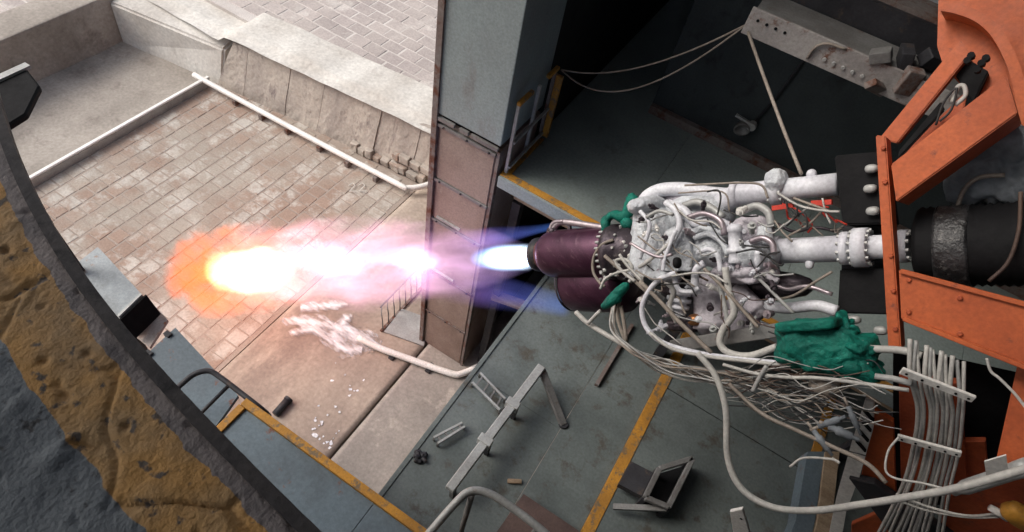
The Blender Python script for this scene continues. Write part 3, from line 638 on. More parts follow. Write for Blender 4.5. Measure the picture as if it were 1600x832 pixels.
for k in range(4):
    c = a0 + Vector((.09 + .085 * k, -.017, .12)); b = NB(); lathe(b, c, Vector((0, -1, 0)), [(0, .014), (.004, .014)], 10); link('bolt_hole', b, black_m, cb)
for k in range(5):
    c = a0 + Vector((.75 + .085 * k, -.016, .05)); b = NB(); lathe(b, c, Vector((0, -1, 0)), [(0, .018), (.014, .015)], 8); link('bolt', b, galv_m, cb)
b = NB(); tube(b, [a0 + Vector((.62, -.03, 0)), a0 + Vector((.63, -.035, .12)), a0 + Vector((.7, -.035, .19)), a0 + Vector((.85, -.02, .2))], .012, 6); link('cable', b, cabletan_m, cb, True)
for k, (dx, dy, dz, lx, ly, lz, m) in enumerate(((1.12, .02, .25, .16, .12, .1, steel_m), (1.3, .12, .27, .1, .2, .16, dark_m), (1.42, .0, .16, .14, .1, .22, rust_m), (1.5, .2, .3, .2, .12, .12, dark_m), (1.25, -.03, .02, .3, .06, .1, rust_m))):
    b = NB(); c = a0 + Vector((dx, dy, dz)); box(b, c.x - lx / 2, c.x + lx / 2, c.y - ly / 2, c.y + ly / 2, c.z - lz / 2, c.z + lz / 2, .012)
    b.transform(Matrix.Translation(c) @ Matrix.Rotation(.3 * (k - 2), 4, 'Y') @ Matrix.Rotation(.2 * k, 4, 'Z') @ Matrix.Translation(-c)); link('clamp_fitting', b, m, cb)
ra = Vector((-2.12, 5.66, ZP + 1.03)); rb = a0 + Vector((.02, 0, .05))
for k, (sag, lab) in enumerate(((.22, 'upper slack wire from the railing to the steel beam'), (.5, 'lower slack wire sagging from the railing to the steel beam'))):
    pts = [ra.lerp(rb, i / 8) + Vector((0, 0, -sag * 4 * (i / 8) * (1 - i / 8))) for i in range(9)]
    b = NB(); tube(b, pts, .009, 6, 3); tag(link('slack_wire', b, cabletan_m, None, True), lab, 'wire')
b = NB(); s0 = a0 + Vector((.06, -.03, 0)); s1 = E(1252, 272, 0.05)
tube(b, [s0, s0.lerp(s1, .35) + Vector((-.03, 0, .02)), s0.lerp(s1, .7) + Vector((.01, 0, -.02)), s1], .014, 8, 5); tag(link('lifting_strap', b, cabletan_m, None, True), 'pale strap hanging from the steel beam down to the engine pipe', 'strap')
wf = thing('wall_lamp', 'unlit round metal lamp with bracket on the dark wall', 'lamp', V(1165, 195, 7.15))
p = V(1160, 196, 7.12)
b = NB(); lathe(b, p, Vector((.3, -1, -.2)), [(-.05, .04), (.0, .075), (.07, .1), (.09, .1), (.085, .08), (.03, .06)], 18); link('shade', b, steel_m, wf, True)
b = NB(); lathe(b, V(1175, 197, 7.1), Vector((0, -1, 0)), [(-.04, .055), (.04, .055)], 14); link('mount', b, galv_m, wf)
b = NB(); bar(b, V(1150, 180, 7.08), V(1172, 193, 7.08), .035, .03); link('arm', b, galv_m, wf)
b = NB(); tube(b, [V(1180, 190, 7.17), V(1215, 150, 7.17), V(1260, 88, 7.17), V(1300, 30, 7.17)], .018, 6, 3); link('conduit', b, dark_m, wf, True)

# ================================================================== ENGINE
en = thing('rocket_engine', 'rocket engine with burgundy nozzle and white wrapped pumps firing towards the pit', 'rocket engine', N0.copy())
def elathe(name, o, prof, m, n=32, parent=en, ax=EV, sm=True):
    bb = NB(); lathe(bb, o, ax, prof, n)
    r = parent
    return (link if parent.parent is None else sub)(name, bb, m, parent, sm)
# main nozzle barrel
c0 = E(842, 398, .06)
k0 = rp(c0, 1)
elathe('nozzle', c0, [(-.02, .15), (-.02, .17), (.03, .175), (.05, .16), (.06, .16)], dark_m)
elathe('nozzle_lip', c0, [(.05, .155), (.07, .165), (.10, .172), (.14, .178)], hot_m)
brl = elathe('nozzle_barrel', c0, [(.09, .17), (.105, .19), (.13, .21), (.17, .226), (.22, .235), (.28, .238), (.5, .24), (.86, .236), (.9, .225)], burg_m, 48)
hd = elathe('injector_head', c0, [(.88, .2), (.9, .255), (.96, .255), (.98, .235), (1.12, .235), (1.15, .2), (1.3, .15)], mech_m, 40)
for k in range(26):
    a = 2 * math.pi * k / 26; d = (EU * math.cos(a) + EB * math.sin(a))
    sub('bolt', lathe(NB(), c0 + EV * .875 + d * .238, EV, [(-.02, .012), (.0, .014), (.02, .014)], 6), galv_m, hd)
    if k % 2 == 0: sub('bolt', lathe(NB(), c0 + EV * 1.05 + d * .235, d, [(-.01, .013), (.022, .013)], 6), galv_m, hd)
# lower drum
c1 = E(895, 441, -.18)
ld_ = elathe('lower_nozzle_barrel', c1, [(-.0, .14), (.0, .25), (.02, .285), (.05, .295), (.3, .297), (.6, .295), (.66, .28), (.7, .1)], burg_m, 56)
sub('rim', lathe(NB(), c1, EV, [(-.012, .26), (-.012, .285), (.012, .298), (.02, .294)], 56, False), dark_m, ld_, True)
# exhaust tube along the top
def etube(name, pts, r, m, b_=0.0, n=10, k=6, parent=en):
    P3 = [E(p[0], p[1], (p[2] if len(p) > 2 else b_)) for p in pts]; bb = NB()
    rr = r if isinstance(r, (list, tuple)) else rp(P3[len(P3) // 2], r)
    if isinstance(rr, (list, tuple)): rr = [rp(P3[0], x) for x in rr]
    tube(bb, P3, rr, n, k); return (link if parent.parent is None else sub)(name, bb, m, parent, True)
tube_m = mat('tube_heat_tinted', (.45, .39, .41), (.32, .27, .3), (.5, .45, .46), scale=6, rough=.35, metal=.6, bump=.1)
etube('exhaust_tube', [(866, 366, .12), (866, 356, .12), (875, 348, .12), (892, 348, .12), (925, 353, .12), (952, 357, .12)], 5, tube_m)
etube('exhaust_tube', [(860, 360, .14), (862, 352, .14), (868, 347, .14), (880, 346, .14)], 3, tube_m)
elathe('exhaust_tip', E(862, 362, .12), [(-.03, .035), (-.03, .045), (.05, .045)], mech_m, 16)
for u in (890, 928):
    bb = NB(); bar(bb, E(u, 352, .1), E(u, 372, .1), .03, .03, up=EV); link('tube_bracket', bb, mech_m, en)
# sensor boss ring in front of the head
etube('sensor_ring', [(958, 375, .3), (940, 383, .3), (928, 402, .3), (927, 425, .3), (938, 443, .3), (945, 448, .3)], 2.3, cabletan_m)
random.seed(11)
for k in range(46):
    u, v = random.uniform(936, 985), random.uniform(372, 440); p = E(u, v, .25)
    link('fitting', lathe(NB(), p, EB + EU * random.uniform(-.6, .6), [(-.02, .013), (.015, .017), (.02, .01)], 6), galv_m if k % 3 else plastic_m, en)
def eblob(name, u, v, b_, hw, hh, hb, m, amp=.03, freq=5, power=2.6, seed=0, sb=4, rot=0.0):
    c = E(u, v, b_); w_ = rp(c, hw) / .8; h_ = rp(c, hh); ex = EV * math.cos(rot) + EU * math.sin(rot); eu = EU * math.cos(rot) - EV * math.sin(rot)
    bb = NB(); blob(bb, c, (ex * w_, eu * h_, EB * hb), amp, freq, sb, power, seed); return link(name, bb, m, en, True)
# wrapped gas generator sack and neighbours
def drape(name, top, bot, r0, r1, squash, folds, m, seed=0, b_=.12):      # hanging cloth cover with folds
    T, B2 = E(*top, b_), E(*bot, b_); ax_ = (B2 - T); L2 = ax_.length; ax_.normalize(); sd = ax_.cross(EB).normalized(); fr = ax_.cross(sd); nr, nf = 26, 72; bb = NB(); rows = []
    r0, r1 = rp(T, r0), rp(B2, r1)
    for i in range(nr + 1):
        f = i / nr; rr = r0 + (r1 - r0) * f; rr *= min(1, math.sin(min(1, f * 5) * math.pi / 2) * .75 + .25 + f * .3) if f < .2 else 1
        row = []
        for j in range(nf):
            a = 2 * math.pi * j / nf; fold = math.sin(a * folds + 3 * noise.noise(Vector((f * 2.2, a, seed)))) * .045 * (.3 + f) + .10 * noise.noise(Vector((math.cos(a) * 2.2, math.sin(a) * 2.2, f * 4 + seed))) + .05 * (1 - 2 * abs(noise.noise(Vector((math.cos(a) * 5, math.sin(a) * 5, f * 6 + seed)))))
            q = rr * (1 + fold); row.append(bb.verts.new(T + ax_ * L2 * f + sd * math.cos(a) * q + fr * math.sin(a) * q * squash))
        rows.append(row)
    for i in range(nr):
        for j in range(nf): bb.faces.new((rows[i][j], rows[i][(j + 1) % nf], rows[i + 1][(j + 1) % nf], rows[i + 1][j]))
    bb.faces.new(rows[0][::-1]); bb.faces.new(rows[-1]); return link(name, bb, m, en, True)
def ecyl(name, a, c, b_, prof, m, n=28):       # turned body between two points, prof = (fraction, radius in picture pixels)
    A_, C2 = E(*a, b_), E(*c, b_); bb = NB(); L2 = (C2 - A_).length; lathe(bb, A_, C2 - A_, [(f * L2, rp(A_, r)) for f, r in prof], n); return link(name, bb, m, en, True)
drape('insulation_blanket', (1018, 316), (1024, 432), 27, 46, .8, 13, wrap_m, 1, .12)
drape('insulation_blanket', (1062, 352), (1062, 424), 22, 30, .9, 9, wrap_m, 4, .26)
eblob('insulation_blanket', 1012, 322, .16, 20, 13, .2, wrap_m, .02, 8, 2.4, 2, 4, .15)
eblob('insulation_blanket', 1090, 335, -.05, 46, 30, .2, wrap_m, .025, 6, 2.4, 4)
eblob('insulation_blanket', 1075, 312, -.12, 40, 18, .16, wrapl_m, .02, 7, 2.2, 5)
eblob('pump_cover', 1175, 362, .12, 24, 24, .2, wrapl_m, .02, 8, 2.2, 8)
eblob('pump_cover', 1180, 398, .16, 28, 24, .2, wrap_m, .03, 8, 2.4, 6)
eblob('pump_cover', 1120, 388, .12, 26, 28, .2, wrap_m, .03, 7, 2.4, 7)
ecyl('turbine_housing', (1148, 350), (1149, 412), .34, [(0, 4), (.02, 9), (.1, 12), (.2, 12), (.22, 10), (.62, 10), (.64, 13), (.72, 13), (.74, 10), (.9, 10), (1, 12)], paint_m)
ecyl('turbine_housing', (1192, 352), (1196, 402), .22, [(0, 5), (.05, 11), (.3, 14), (.55, 13), (.57, 16), (.68, 16), (.7, 12), (1, 12)], wrap_m)
ecyl('pump_inlet', (1160, 404), (1196, 404), .28, [(0, 14), (.1, 18), (.25, 18), (.28, 14), (.7, 14), (.72, 19), (.9, 19), (1, 10)], paint_m)
eblob('pump_cover', 1165, 425, .14, 38, 16, .2, wrapl_m, .03, 8, 2.4, 9)
ecyl('lower_pump', (1104, 424), (1112, 524), .1, [(0, 14), (.04, 22), (.3, 23), (.32, 26), (.38, 26), (.4, 23), (.75, 25), (.78, 28), (.88, 28), (.9, 22), (1, 16)], wrapl_m, 36)
ecyl('lower_pump', (1148, 450), (1190, 496), .12, [(0, 12), (.05, 16), (.7, 17), (.72, 19), (.82, 19), (.84, 15), (1, 14)], wrapl_m)
ecyl('lower_pump', (1140, 470), (1172, 516), .0, [(0, 16), (.3, 22), (.8, 22), (1, 14)], wrapl_m)
ecyl('ribbed_coupling', (1064, 452), (1056, 492), .24, [(0, 12), (.1, 17), (.2, 17), (.22, 12), (.32, 12), (.34, 19), (.46, 19), (.48, 13), (.6, 13), (.62, 18), (.72, 18), (.74, 12), (.86, 12), (.88, 15), (1, 15)], paint_m, 24)
eblob('lower_pump', 1068, 448, .02, 26, 24, .16, mech_m, .04, 8, 2.2, 11)
eblob('valve_block', 1072, 508, .1, 22, 10, .1, mech_m, .02, 10, 4, 13)
eblob('valve_block', 1088, 500, .2, 8, 9, .08, mat('valve_brass', (.35, .17, .07), (.25, .11, .05), scale=8, rough=.4, metal=.6), .01, 9, 3, 14, 3)
eblob('valve_block', 1195, 446, -.08, 55, 20, .18, mech_m, .05, 7, 2.2, 15)
eblob('junction_box', 1172, 516, .12, 20, 12, .1, wrapl_m, .01, 8, 6, 16)
eblob('injector_wrap', 1040, 432, .3, 22, 9, .1, wrap_m, .025, 9, 2.4, 18, 4)
eblob('actuator', 985, 395, .02, 22, 40, .2, mech_m, .05, 9, 2.4, 17)
# pipes
def pipe(name, a, c, px, m=paint_m, b_=0.0, n=24):
    A_, C2 = E(a[0], a[1], b_), E(c[0], c[1], b_); bb = NB(); tube(bb, [A_, C2], rp(A_.lerp(C2, .5), px), n, smooth=False); return link(name, bb, m, en, True)
def flange(u, v, px, wd, b_=0.0, m=paint_m, bolts=10, ax=EV):
    c = E(u, v, b_); r = rp(c, px); f = elathe('pipe_flange', c, [(-wd / 2, r * .8), (-wd / 2, r), (wd / 2, r), (wd / 2, r * .8)], m, 28, ax=ax)
    for k in range(bolts):
        a = 2 * math.pi * k / bolts; d = EU * math.cos(a) + EB * math.sin(a)
        sub('bolt', lathe(NB(), c + d * r * .86, EV, [(-wd / 2 - .018, .013), (wd / 2 + .018, .013)], 6), galv_m, f)
    return f
pipe('feed_pipe', (1215, 297), (1309, 288), 17, b_=.0)
etube('feed_pipe', [(1225, 297, 0), (1185, 301, 0), (1150, 306, 0), (1125, 322, 0), (1108, 345, 0)], 17, paint_m, n=20)
etube('feed_pipe', [(1002, 335, .15), (1008, 312, .12), (1030, 298, .08), (1070, 296, .04), (1110, 303, .0), (1150, 306, -.03)], 11, paint_m, n=16)
flange(1214, 297, 24, .07); flange(1150, 304, 20, .05, bolts=0)
eblob('pipe_wrap', 1214, 283, .05, 12, 18, .1, wrap_m, .02, 9, 2.2, 20)
eblob('pipe_stud', 1268, 273, .0, 6, 8, .035, paint_m, .003, 9, 2.2, 21, 3)
pipe('discharge_pipe', (1185, 394), (1330, 388), 20, b_=.05)
flange(1322, 388, 26, .05, .05); flange(1346, 387, 31, .09, .05, bolts=14); pipe('discharge_pipe', (1350, 387), (1412, 385), 19, b_=.05)
flange(1412, 385, 26, .05, .05)
for u in (1212, 1265):
    eblob('pipe_stud', u, 412, .07, 5, 9, .03, paint_m, .003, 9, 2.2, 22, 3)
flange(1212, 393, 24, .06, .05, bolts=0)
etube('drain_pipe', [(1195, 478, .1), (1230, 482, .1), (1275, 478, .1), (1308, 487, .1)], 9, paint_m, n=14)
etube('elbow_pipe', [(1045, 318, .28), (1070, 330, .3), (1085, 350, .32), (1110, 344, .3), (1135, 352, .28), (1150, 365, .25)], 7, paint_m, n=12)
etube('elbow_pipe', [(1068, 345, .34), (1080, 362, .36), (1100, 357, .36), (1128, 366, .34)], 5, wrap_m, n=12)
etube('elbow_pipe', [(1100, 412, .42), (1088, 422, .42), (1086, 445, .4), (1092, 458, .36)], 6, paint_m, n=12)
etube('elbow_pipe', [(1052, 428, .42), (1060, 452, .4), (1080, 456, .4), (1092, 450, .4)], 4, paint_m, n=12)
eblob('black_cap', 1058, 411, .5, 5, 9, .04, black_m, .003, 9, 2.4, 24, 3)
# hoses and wires fixed to the engine
hoses = [([(1056, 427), (1032, 436), (1014, 455), (1003, 482), (1010, 512), (1036, 536), (1085, 551), (1138, 560), (1232, 570)], 4.2, paint_m, .46),
 ([(1133, 418), (1138, 450), (1147, 488), (1130, 515), (1125, 537), (1140, 552), (1172, 556), (1214, 542)], 5.5, cablew_m, .44),
 ([(1056, 360), (1046, 385), (1038, 408), (1036, 424)], 3.2, paint_m, .5), ([(1052, 375), (1030, 395), (1008, 412), (998, 418)], 3.0, cablew_m, .48),
 ([(1000, 440), (1030, 470), (1060, 502), (1112, 552)], 3.5, cabletan_m, .46), ([(1100, 420), (1130, 450), (1165, 490), (1185, 512)], 2.8, cabletan_m, .46),
 ([(945, 400), (965, 418), (990, 438), (1010, 456)], 3.0, cabletan_m, .4), ([(938, 452), (946, 436), (966, 426), (988, 420), (978, 406), (962, 408), (972, 424), (992, 440)], 2.4, cablew_m, .42),
 ([(968, 398), (980, 415), (1004, 440)], 2.4, cablew_m, .43),
 ([(1180, 430), (1210, 460), (1240, 490)], 2.6, cableg_m, .4), ([(1070, 290), (1110, 288), (1160, 286), (1190, 290), (1200, 310)], 1.8, cabletan_m, .2),
 ([(1105, 300), (1122, 298), (1126, 312), (1120, 340)], 1.5, cableblk_m, .3), ([(1150, 395), (1180, 390), (1200, 400), (1218, 420)], 1.6, cableblk_m, .42),
 ([(1240, 310), (1262, 318), (1300, 332)], 2.2, cabletan_m, .2), ([(1215, 302), (1250, 322), (1290, 330), (1312, 331)], 2.0, cablew_m, .22),
 ([(1222, 355), (1250, 335), (1268, 318)], 1.8, cableg_m, .15), ([(1230, 370), (1262, 352), (1285, 330)], 1.8, cabletan_m, .15),
 ([(1210, 345), (1222, 362), (1238, 378)], 1.6, cabletan_m, .2), ([(1285, 310), (1290, 332), (1298, 350)], 1.5, cablew_m, .2),
 ([(1228, 310), (1232, 330), (1244, 338), (1246, 318)], 1.4, cableblk_m, .22), ([(1140, 330), (1128, 300), (1060, 302)], 1.4, cabletan_m, .26)]
for pts, r, m, b_ in hoses: etube('hose' if r > 2.3 else 'wire', pts, r, m, b_, 8, 6)
extra = [([(1000, 330), (1015, 350), (1008, 380), (1000, 405)], 3.2, paint_m, .42), ([(1040, 316), (1056, 330), (1062, 352), (1054, 372), (1044, 392)], 5, paint_m, .42), ([(1068, 322), (1090, 316), (1112, 326), (1130, 340)], 6, wrap_m, .2),
 ([(1075, 340), (1100, 334), (1125, 345), (1132, 368)], 4.5, paint_m, .36), ([(1085, 372), (1108, 366), (1128, 378), (1138, 398)], 5, wrap_m, .36), ([(1090, 395), (1110, 390), (1122, 402), (1126, 425)], 4, paint_m, .42),
 ([(1160, 330), (1182, 322), (1200, 332), (1205, 352)], 6, paint_m, .18), ([(1172, 378), (1190, 372), (1206, 380), (1210, 398)], 5, paint_m, .36), ([(1150, 432), (1172, 440), (1196, 432), (1216, 440)], 5, wrapl_m, .3),
 ([(1040, 440), (1052, 455), (1046, 480), (1058, 505)], 4, cablew_m, .34), ([(1120, 430), (1128, 460), (1136, 500), (1128, 520)], 4, wrapl_m, .34), ([(1200, 440), (1230, 452), (1262, 448), (1300, 460)], 3.5, mech_m, .1),
 ([(1205, 470), (1240, 462), (1275, 440), (1300, 425)], 2.2, cabletan_m, .2), ([(1215, 350), (1240, 362), (1275, 356), (1308, 362)], 2.5, mech_m, .0), ([(1010, 340), (1030, 330), (1052, 336)], 3, wrap_m, .44), ([(985, 380), (1005, 392), (1030, 402), (1050, 398)], 2.6, cablew_m, .5)]
for k, (pts, r, m, b_) in enumerate(extra): etube('pipe' if r > 3.9 else 'hose', pts, r, (m, m, galv_m, tube_m)[k % 4], b_, 12, 6)
random.seed(17)
for k in range(60):
    u, v = random.uniform(995, 1215), random.uniform(318, 520); p = E(u, v, random.uniform(.28, .42)); d = EB + EU * random.uniform(-1, 1) + EV * random.uniform(-1, 1); r = random.uniform(.012, .028)
    link('fitting', lathe(NB(), p, d, [(-.06, r * .8), (-.01, r * .8), (-.01, r * 1.2), (.015, r * 1.2), (.015, r * .6), (.04, r * .6)], 8), random.choice([galv_m, paint_m, mech_m, tube_m, plastic_m]), en)
for k in range(10):
    u, v = random.uniform(1225, 1310), random.uniform(330, 372); a = [(u, v)]
    for j in range(3): a.append((a[-1][0] + random.uniform(-28, 28), a[-1][1] + random.uniform(-22, 22)))
    etube('wire', a, random.uniform(1.0, 1.8), random.choice([cabletan_m, cableblk_m, cablew_m, red_m]), random.uniform(.0, .2), 6, 5)
random.seed(5)
for k in range(40):
    u0, v0 = random.uniform(990, 1200), random.uniform(320, 520); bb_ = random.uniform(.3, .5)
    a = random.uniform(-.4, 1.3); L_ = random.uniform(25, 80); pts = [(u0 + L_ * t_ * math.cos(a) + random.uniform(-8, 8), v0 + L_ * t_ * math.sin(a) + random.uniform(-8, 8)) for t_ in (0, .33, .66, 1)]
    etube('wire', pts, random.uniform(.9, 1.8), random.choice([cabletan_m, cablew_m, cableg_m, cableblk_m, cablebr_m]), bb_, 6, 5)
for (a, c) in (((1207, 326), (1240, 321)), ((1268, 318), (1300, 316))):
    bb = NB(); bar(bb, E(*a, .18), E(*c, .18), .035, .03, up=EB); link('red_tape', bb, red_m, en)
bb = NB(); bar(bb, E(1052, 541, .3), E(1236, 513, .3), .1, .1, up=EB, bev=.006); link('support_bar', bb, steel_m, en)
# green plastic wraps
gm = thing('green_wrap', 'large crumpled green plastic sheet tied round a connector block', 'plastic wrap', E(1295, 540, .45))
def gblob(t, name, u, v, b_, hw, hh, hb, seed, rot=0., sb=5, pw=3.0, amp=.05):
    c = E(u, v, b_); bb = NB(); crumple(bb, c, ((EV * math.cos(rot) + EU * math.sin(rot)) * rp(c, hw) / .8, (EU * math.cos(rot) - EV * math.sin(rot)) * rp(c, hh), EB * hb), amp * 1.5, 7 if hw > 20 else 14, sb, pw, seed); return link(name, bb, green_m, t, True)
gblob(gm, 'sheet', 1285, 545, .45, 56, 38, .18, 1, -.1); gblob(gm, 'flap', 1263, 508, .55, 36, 9, .12, 2, .14, 4, 6.0, .015); gblob(gm, 'knot', 1338, 545, .5, 18, 14, .1, 3, 0, 4, 2.2, .03); gblob(gm, 'sheet', 1330, 570, .42, 36, 20, .12, 4, -.2, 4); gblob(gm, 'sheet', 1318, 512, .4, 18, 16, .1, 5, -.5, 4, 2.2)
g2 = thing('green_wrap', 'small green plastic wrap bent over the top of the injector head', 'plastic wrap', E(970, 340, .1))
bb = NB(); tube(bb, [E(947, 362, .15), E(948, 345, .15), E(958, 337, .15), E(976, 338, .12), E(985, 325, .1), (E(990, 306, .1))], [.04, .045, .05, .055, .06, .05], 12, 5)
for v_ in bb.verts: v_.co += Vector((noise.noise(v_.co * 14), noise.noise(v_.co * 14 + Vector((3, 0, 0))), noise.noise(v_.co * 14 + Vector((0, 5, 0))))) * .022
link('sheet', bb, green_m, g2, True); gblob(g2, 'knot', 988, 316, .12, 9, 12, .06, 8, 0, 3, 2.2, .02); gblob(g2, 'knot', 980, 350, .14, 9, 10, .06, 9, 0, 3, 2.2, .02)
g3 = thing('green_wrap', 'small green plastic wrap below the injector head with a white tail', 'plastic wrap', E(960, 462, .3))
gblob(g3, 'sheet', 963, 462, .35, 22, 10, .06, 10, .75, 4, 2.2, .025); gblob(g3, 'knot', 948, 475, .35, 10, 7, .05, 12, .75, 3, 2.2, .02)
bb = NB(); tube(bb, [E(938, 486, .35), E(928, 496, .35), E(919, 506, .35)], .018, 8, 3); link('tail', bb, cablew_m, g3, True)

# ================================================================== ORANGE THRUST FRAME
tf = thing('thrust_frame', 'orange painted thrust frame holding the engine', 'frame', E(1450, 350, 0))
def oplate(name, px, b_, thick, m=orange_m, parent=tf, bev=.008):
    pts = [E(p[0], p[1], p[2] if len(p) > 2 else b_) for p in px]; bb = NB(); slabpoly(bb, pts, EB * -thick)
    if bev: bmesh.ops.bevel(bb, geom=list(bb.edges), offset=bev, segments=2, affect='EDGES')
    return link(name, bb, m, parent)
oplate('mounting_bar', [(1368, 211), (1384, 213), (1408, 545), (1388, 548)], .38, .14)
oplate('upper_beam', [(1392, 257), (1572, 117), (1590, 178), (1400, 316)], .42, .36)
oplate('lower_beam', [(1404, 421), (1640, 484), (2300, 660), (2300, 854), (1640, 592), (1408, 500)], .46, .16)
oplate('rear_rib', [(1374, 216), (1500, 62), (1516, 84), (1402, 224)], -.25, .08)
oplate('rear_rib', [(1396, 262), (1500, 200), (1512, 140), (1440, 210)], -.35, .05, orangedk_m)
oplate('side_column', [(1592, 560), (1660, 560), (1660, 760), (1556, 720)], .3, .12)
oplate('end_plate', [(1468, -80), (1464, 72), (1474, 104), (1520, 150), (1600, 330), (1700, 360), (2400, 420), (2400, -120)], -.42, .08)
arc = [E(u, v, -.36) for u, v in ((1478, 20), (1500, 24), (1532, 36), (1558, 58), (1578, 92), (1592, 130), (1602, 185), (1608, 250), (1610, 330))]; arc = smoothpath(arc, 4)
bb = NB(); rg = []
for i, p in enumerate(arc):
    t_ = (arc[min(i + 1, len(arc) - 1)] - arc[max(i - 1, 0)]).normalized(); nrm = EB.cross(t_).normalized() * .03
    rg.append([bb.verts.new(q) for q in (p - nrm - EB * .06, p - nrm + EB * .14, p + nrm + EB * .14, p + nrm - EB * .06)])
for i in range(len(rg) - 1):
    for j in range(4): bb.faces.new((rg[i][j], rg[i][(j + 1) % 4], rg[i + 1][(j + 1) % 4], rg[i + 1][j]))
bb.faces.new(rg[0]); bb.faces.new(rg[-1][::-1]); link('curved_rib', bb, orange_m, tf)
oplate('opening_shade_plate', [(1492, 118), (1512, 92), (1545, 112), (1522, 160)], -.33, .08, black_m)  # black plates paint in the shade inside the frame's openings
oplate('opening_shade_plate', [(1402, 250), (1404, 236), (1470, 158), (1476, 172)], -.2, .04, black_m)
for k in range(5):
    u, v = ((1518, 88), (1534, 100), (1512, 96), (1527, 110), (1541, 92))[k]; bb = NB(); lathe(bb, E(u, v, -.1), EB, [(-.03, .02), (.03, .022)], 8); link('bolt', bb, black_m, tf)
for u, v in ((1380, 232), (1383, 285), (1392, 400), (1396, 455), (1399, 515), (1420, 438), (1420, 488), (1500, 466), (1500, 522)):
    bb = NB(); lathe(bb, E(u, v, .385 if u < 1410 else .465), EB, [(-.01, .015), (.010, .015), (.013, .01)], 6); link('bolt', bb, orangedk_m, tf)
for a, c in (((1408, 424), (1640, 486)), ((1412, 498), (1640, 589))):
    bb = NB(); bar(bb, E(*a, .47), E(*c, .47), .03, .03, up=EB, bev=.004); link('edge_lip', bb, orange_m, tf)
# actuator block
ab = thing('actuator_block', 'black boxy actuator between the upper pipe and orange frame', 'actuator', E(1345, 300, -.05))
def bplate(name, px, b_, thick, m, parent, bev=.012): return oplate(name, px, b_, thick, m, parent, bev)
bplate('housing', [(1303, 243), (1372, 237), (1386, 350), (1316, 352)], .1, .4, black_m, ab)
bplate('housing_lower', [(1312, 420), (1385, 420), (1388, 492), (1308, 490)], .0, .35, black_m, ab)
bplate('back_plate', [(1316, 345), (1384, 345), (1386, 425), (1314, 425)], -.2, .2, dark_m, ab)
for u, v in ((1362, 264), (1360, 295), (1364, 330), (1335, 500), (1376, 517)):
    bb = NB(); blob(bb, E(u, v, .14), (EV * .04, EU * .028, EB * .03), .004, 9, 3); link('bolt_cap', bb, galv_m, ab, True)
# bellows and blankets inside the frame
bl = thing('bellows_duct', 'black taped bellows duct behind the orange frame', 'duct', E(1470, 385, 0))
bb = NB(); pr_ = [(0, .2)]
for k in range(26): pr_ += [(.02 + .022 * k, .265 if k % 2 else .25)]
pr_ += [(.6, .24), (2.6, .24)]; lathe(bb, E(1432, 386, -.05), EV, pr_, 36); link('bellows', bb, black_m, bl, True)
tape_m = mat('tape_glossy_grey', (.035, .035, .037), (.015, .015, .016), (.12, .115, .11), scale=9, rough=.3, bump=.6, bscale=30, spec=.5)
bb = NB(); lathe(bb, E(1466, 388, -.05), EV, [(0, .272), (.02, .278), (.16, .276), (.18, .27)], 36); link('tape_band', bb, tape_m, bl, True)
gb_ = thing('grey_blanket', 'grey thermal blanket bunched behind the upper orange beam', 'blanket', E(1560, 270, -.2))
bb = NB(); crumple(bb, E(1560, 262, -.25), (EV * .26, EU * .24, EB * .2), .1, 5, 5, 4, 3); link('cloth', bb, foil_m, gb_, True)
gb2 = thing('grey_blanket', 'grey thermal blanket right of the black bellows', 'blanket', E(1570, 395, -.2))
bb = NB(); crumple(bb, E(1568, 388, -.1), (EV * .2, EU * .22, EB * .2), .09, 5, 5, 4, 4); link('cloth', bb, foil_m, gb2, True)
def cable(label, pts, px, m, b_=.5, grp=None, k=6, name='cable', n=8, jitter=0):
    P3 = [E(p[0], p[1], p[2] if len(p) > 2 else b_) for p in pts]; bb = NB(); tube(bb, P3, rp(P3[len(P3) // 2], px), n, k)
    return tag(link(name, bb, m, None, True), label, 'cable', grp)
cable('tan hose arching over the grey blanket behind the upper beam', [(1490, 345), (1505, 300), (1530, 278), (1570, 274)], 3.5, cabletan_m, .0)
cable('brown tube curving over the lower orange beam at the right edge', [(1595, 300), (1592, 360), (1575, 410), (1545, 440)], 3, cablebr_m, .25)
cable('white curved hose inside the upper orange ribs', [(1492, 165), (1508, 150), (1506, 135), (1496, 137), (1488, 160)], 3.5, cablew_m, -.05)
cable('thin black wire dangling inside the upper orange ribs', [(1462, 196), (1475, 160), (1495, 138), (1486, 172), (1468, 190)], 1.8, cableblk_m, -.02)

# ================================================================== CABLES BELOW THE ENGINE
cable('long grey conduit running below the nozzle towards the frame', [(900, 488), (921, 507), (971, 537), (1012, 560), (1052, 578), (1092, 582), (1150, 584)], 4.2, cablew_m, .3)
cable('thick white cable looping down low over the deck', [(1090, 552), (1118, 588), (1134, 640), (1137, 715), (1158, 763), (1205, 792), (1270, 798), (1350, 788), (1425, 776), (1500, 762), (1620, 728)], 5.2, cablew_m, .75, n=12)
cable('grey cable dipping under the green wrap', [(1130, 570), (1180, 584), (1230, 590), (1290, 592), (1420, 610)], 3.0, cablew_m, .6)
cable('long tan cable slanting down to the orange plate', [(1139, 600), (1188, 645), (1243, 672), (1300, 698), (1355, 725), (1385, 755)], 3.4, cabletan_m, .6)
cable('white cable hugging the underside of the engine', [(1015, 520), (1050, 545), (1110, 558), (1180, 566), (1235, 572)], 3.0, cablew_m, .5)
cable('short grey cable stub crossing under the engine', [(1198, 572), (1186, 592), (1176, 612)], 3.5, cableg_m, .62)
cable('white sleeve leaving the green wrap to the right', [(1352, 545), (1380, 546), (1410, 548), (1440, 556)], 6, cablew_m, .5, n=12)
cable('lower grey sleeve leaving the green wrap to the right', [(1365, 588), (1395, 592), (1425, 600)], 5, cableg_m, .52, n=12)
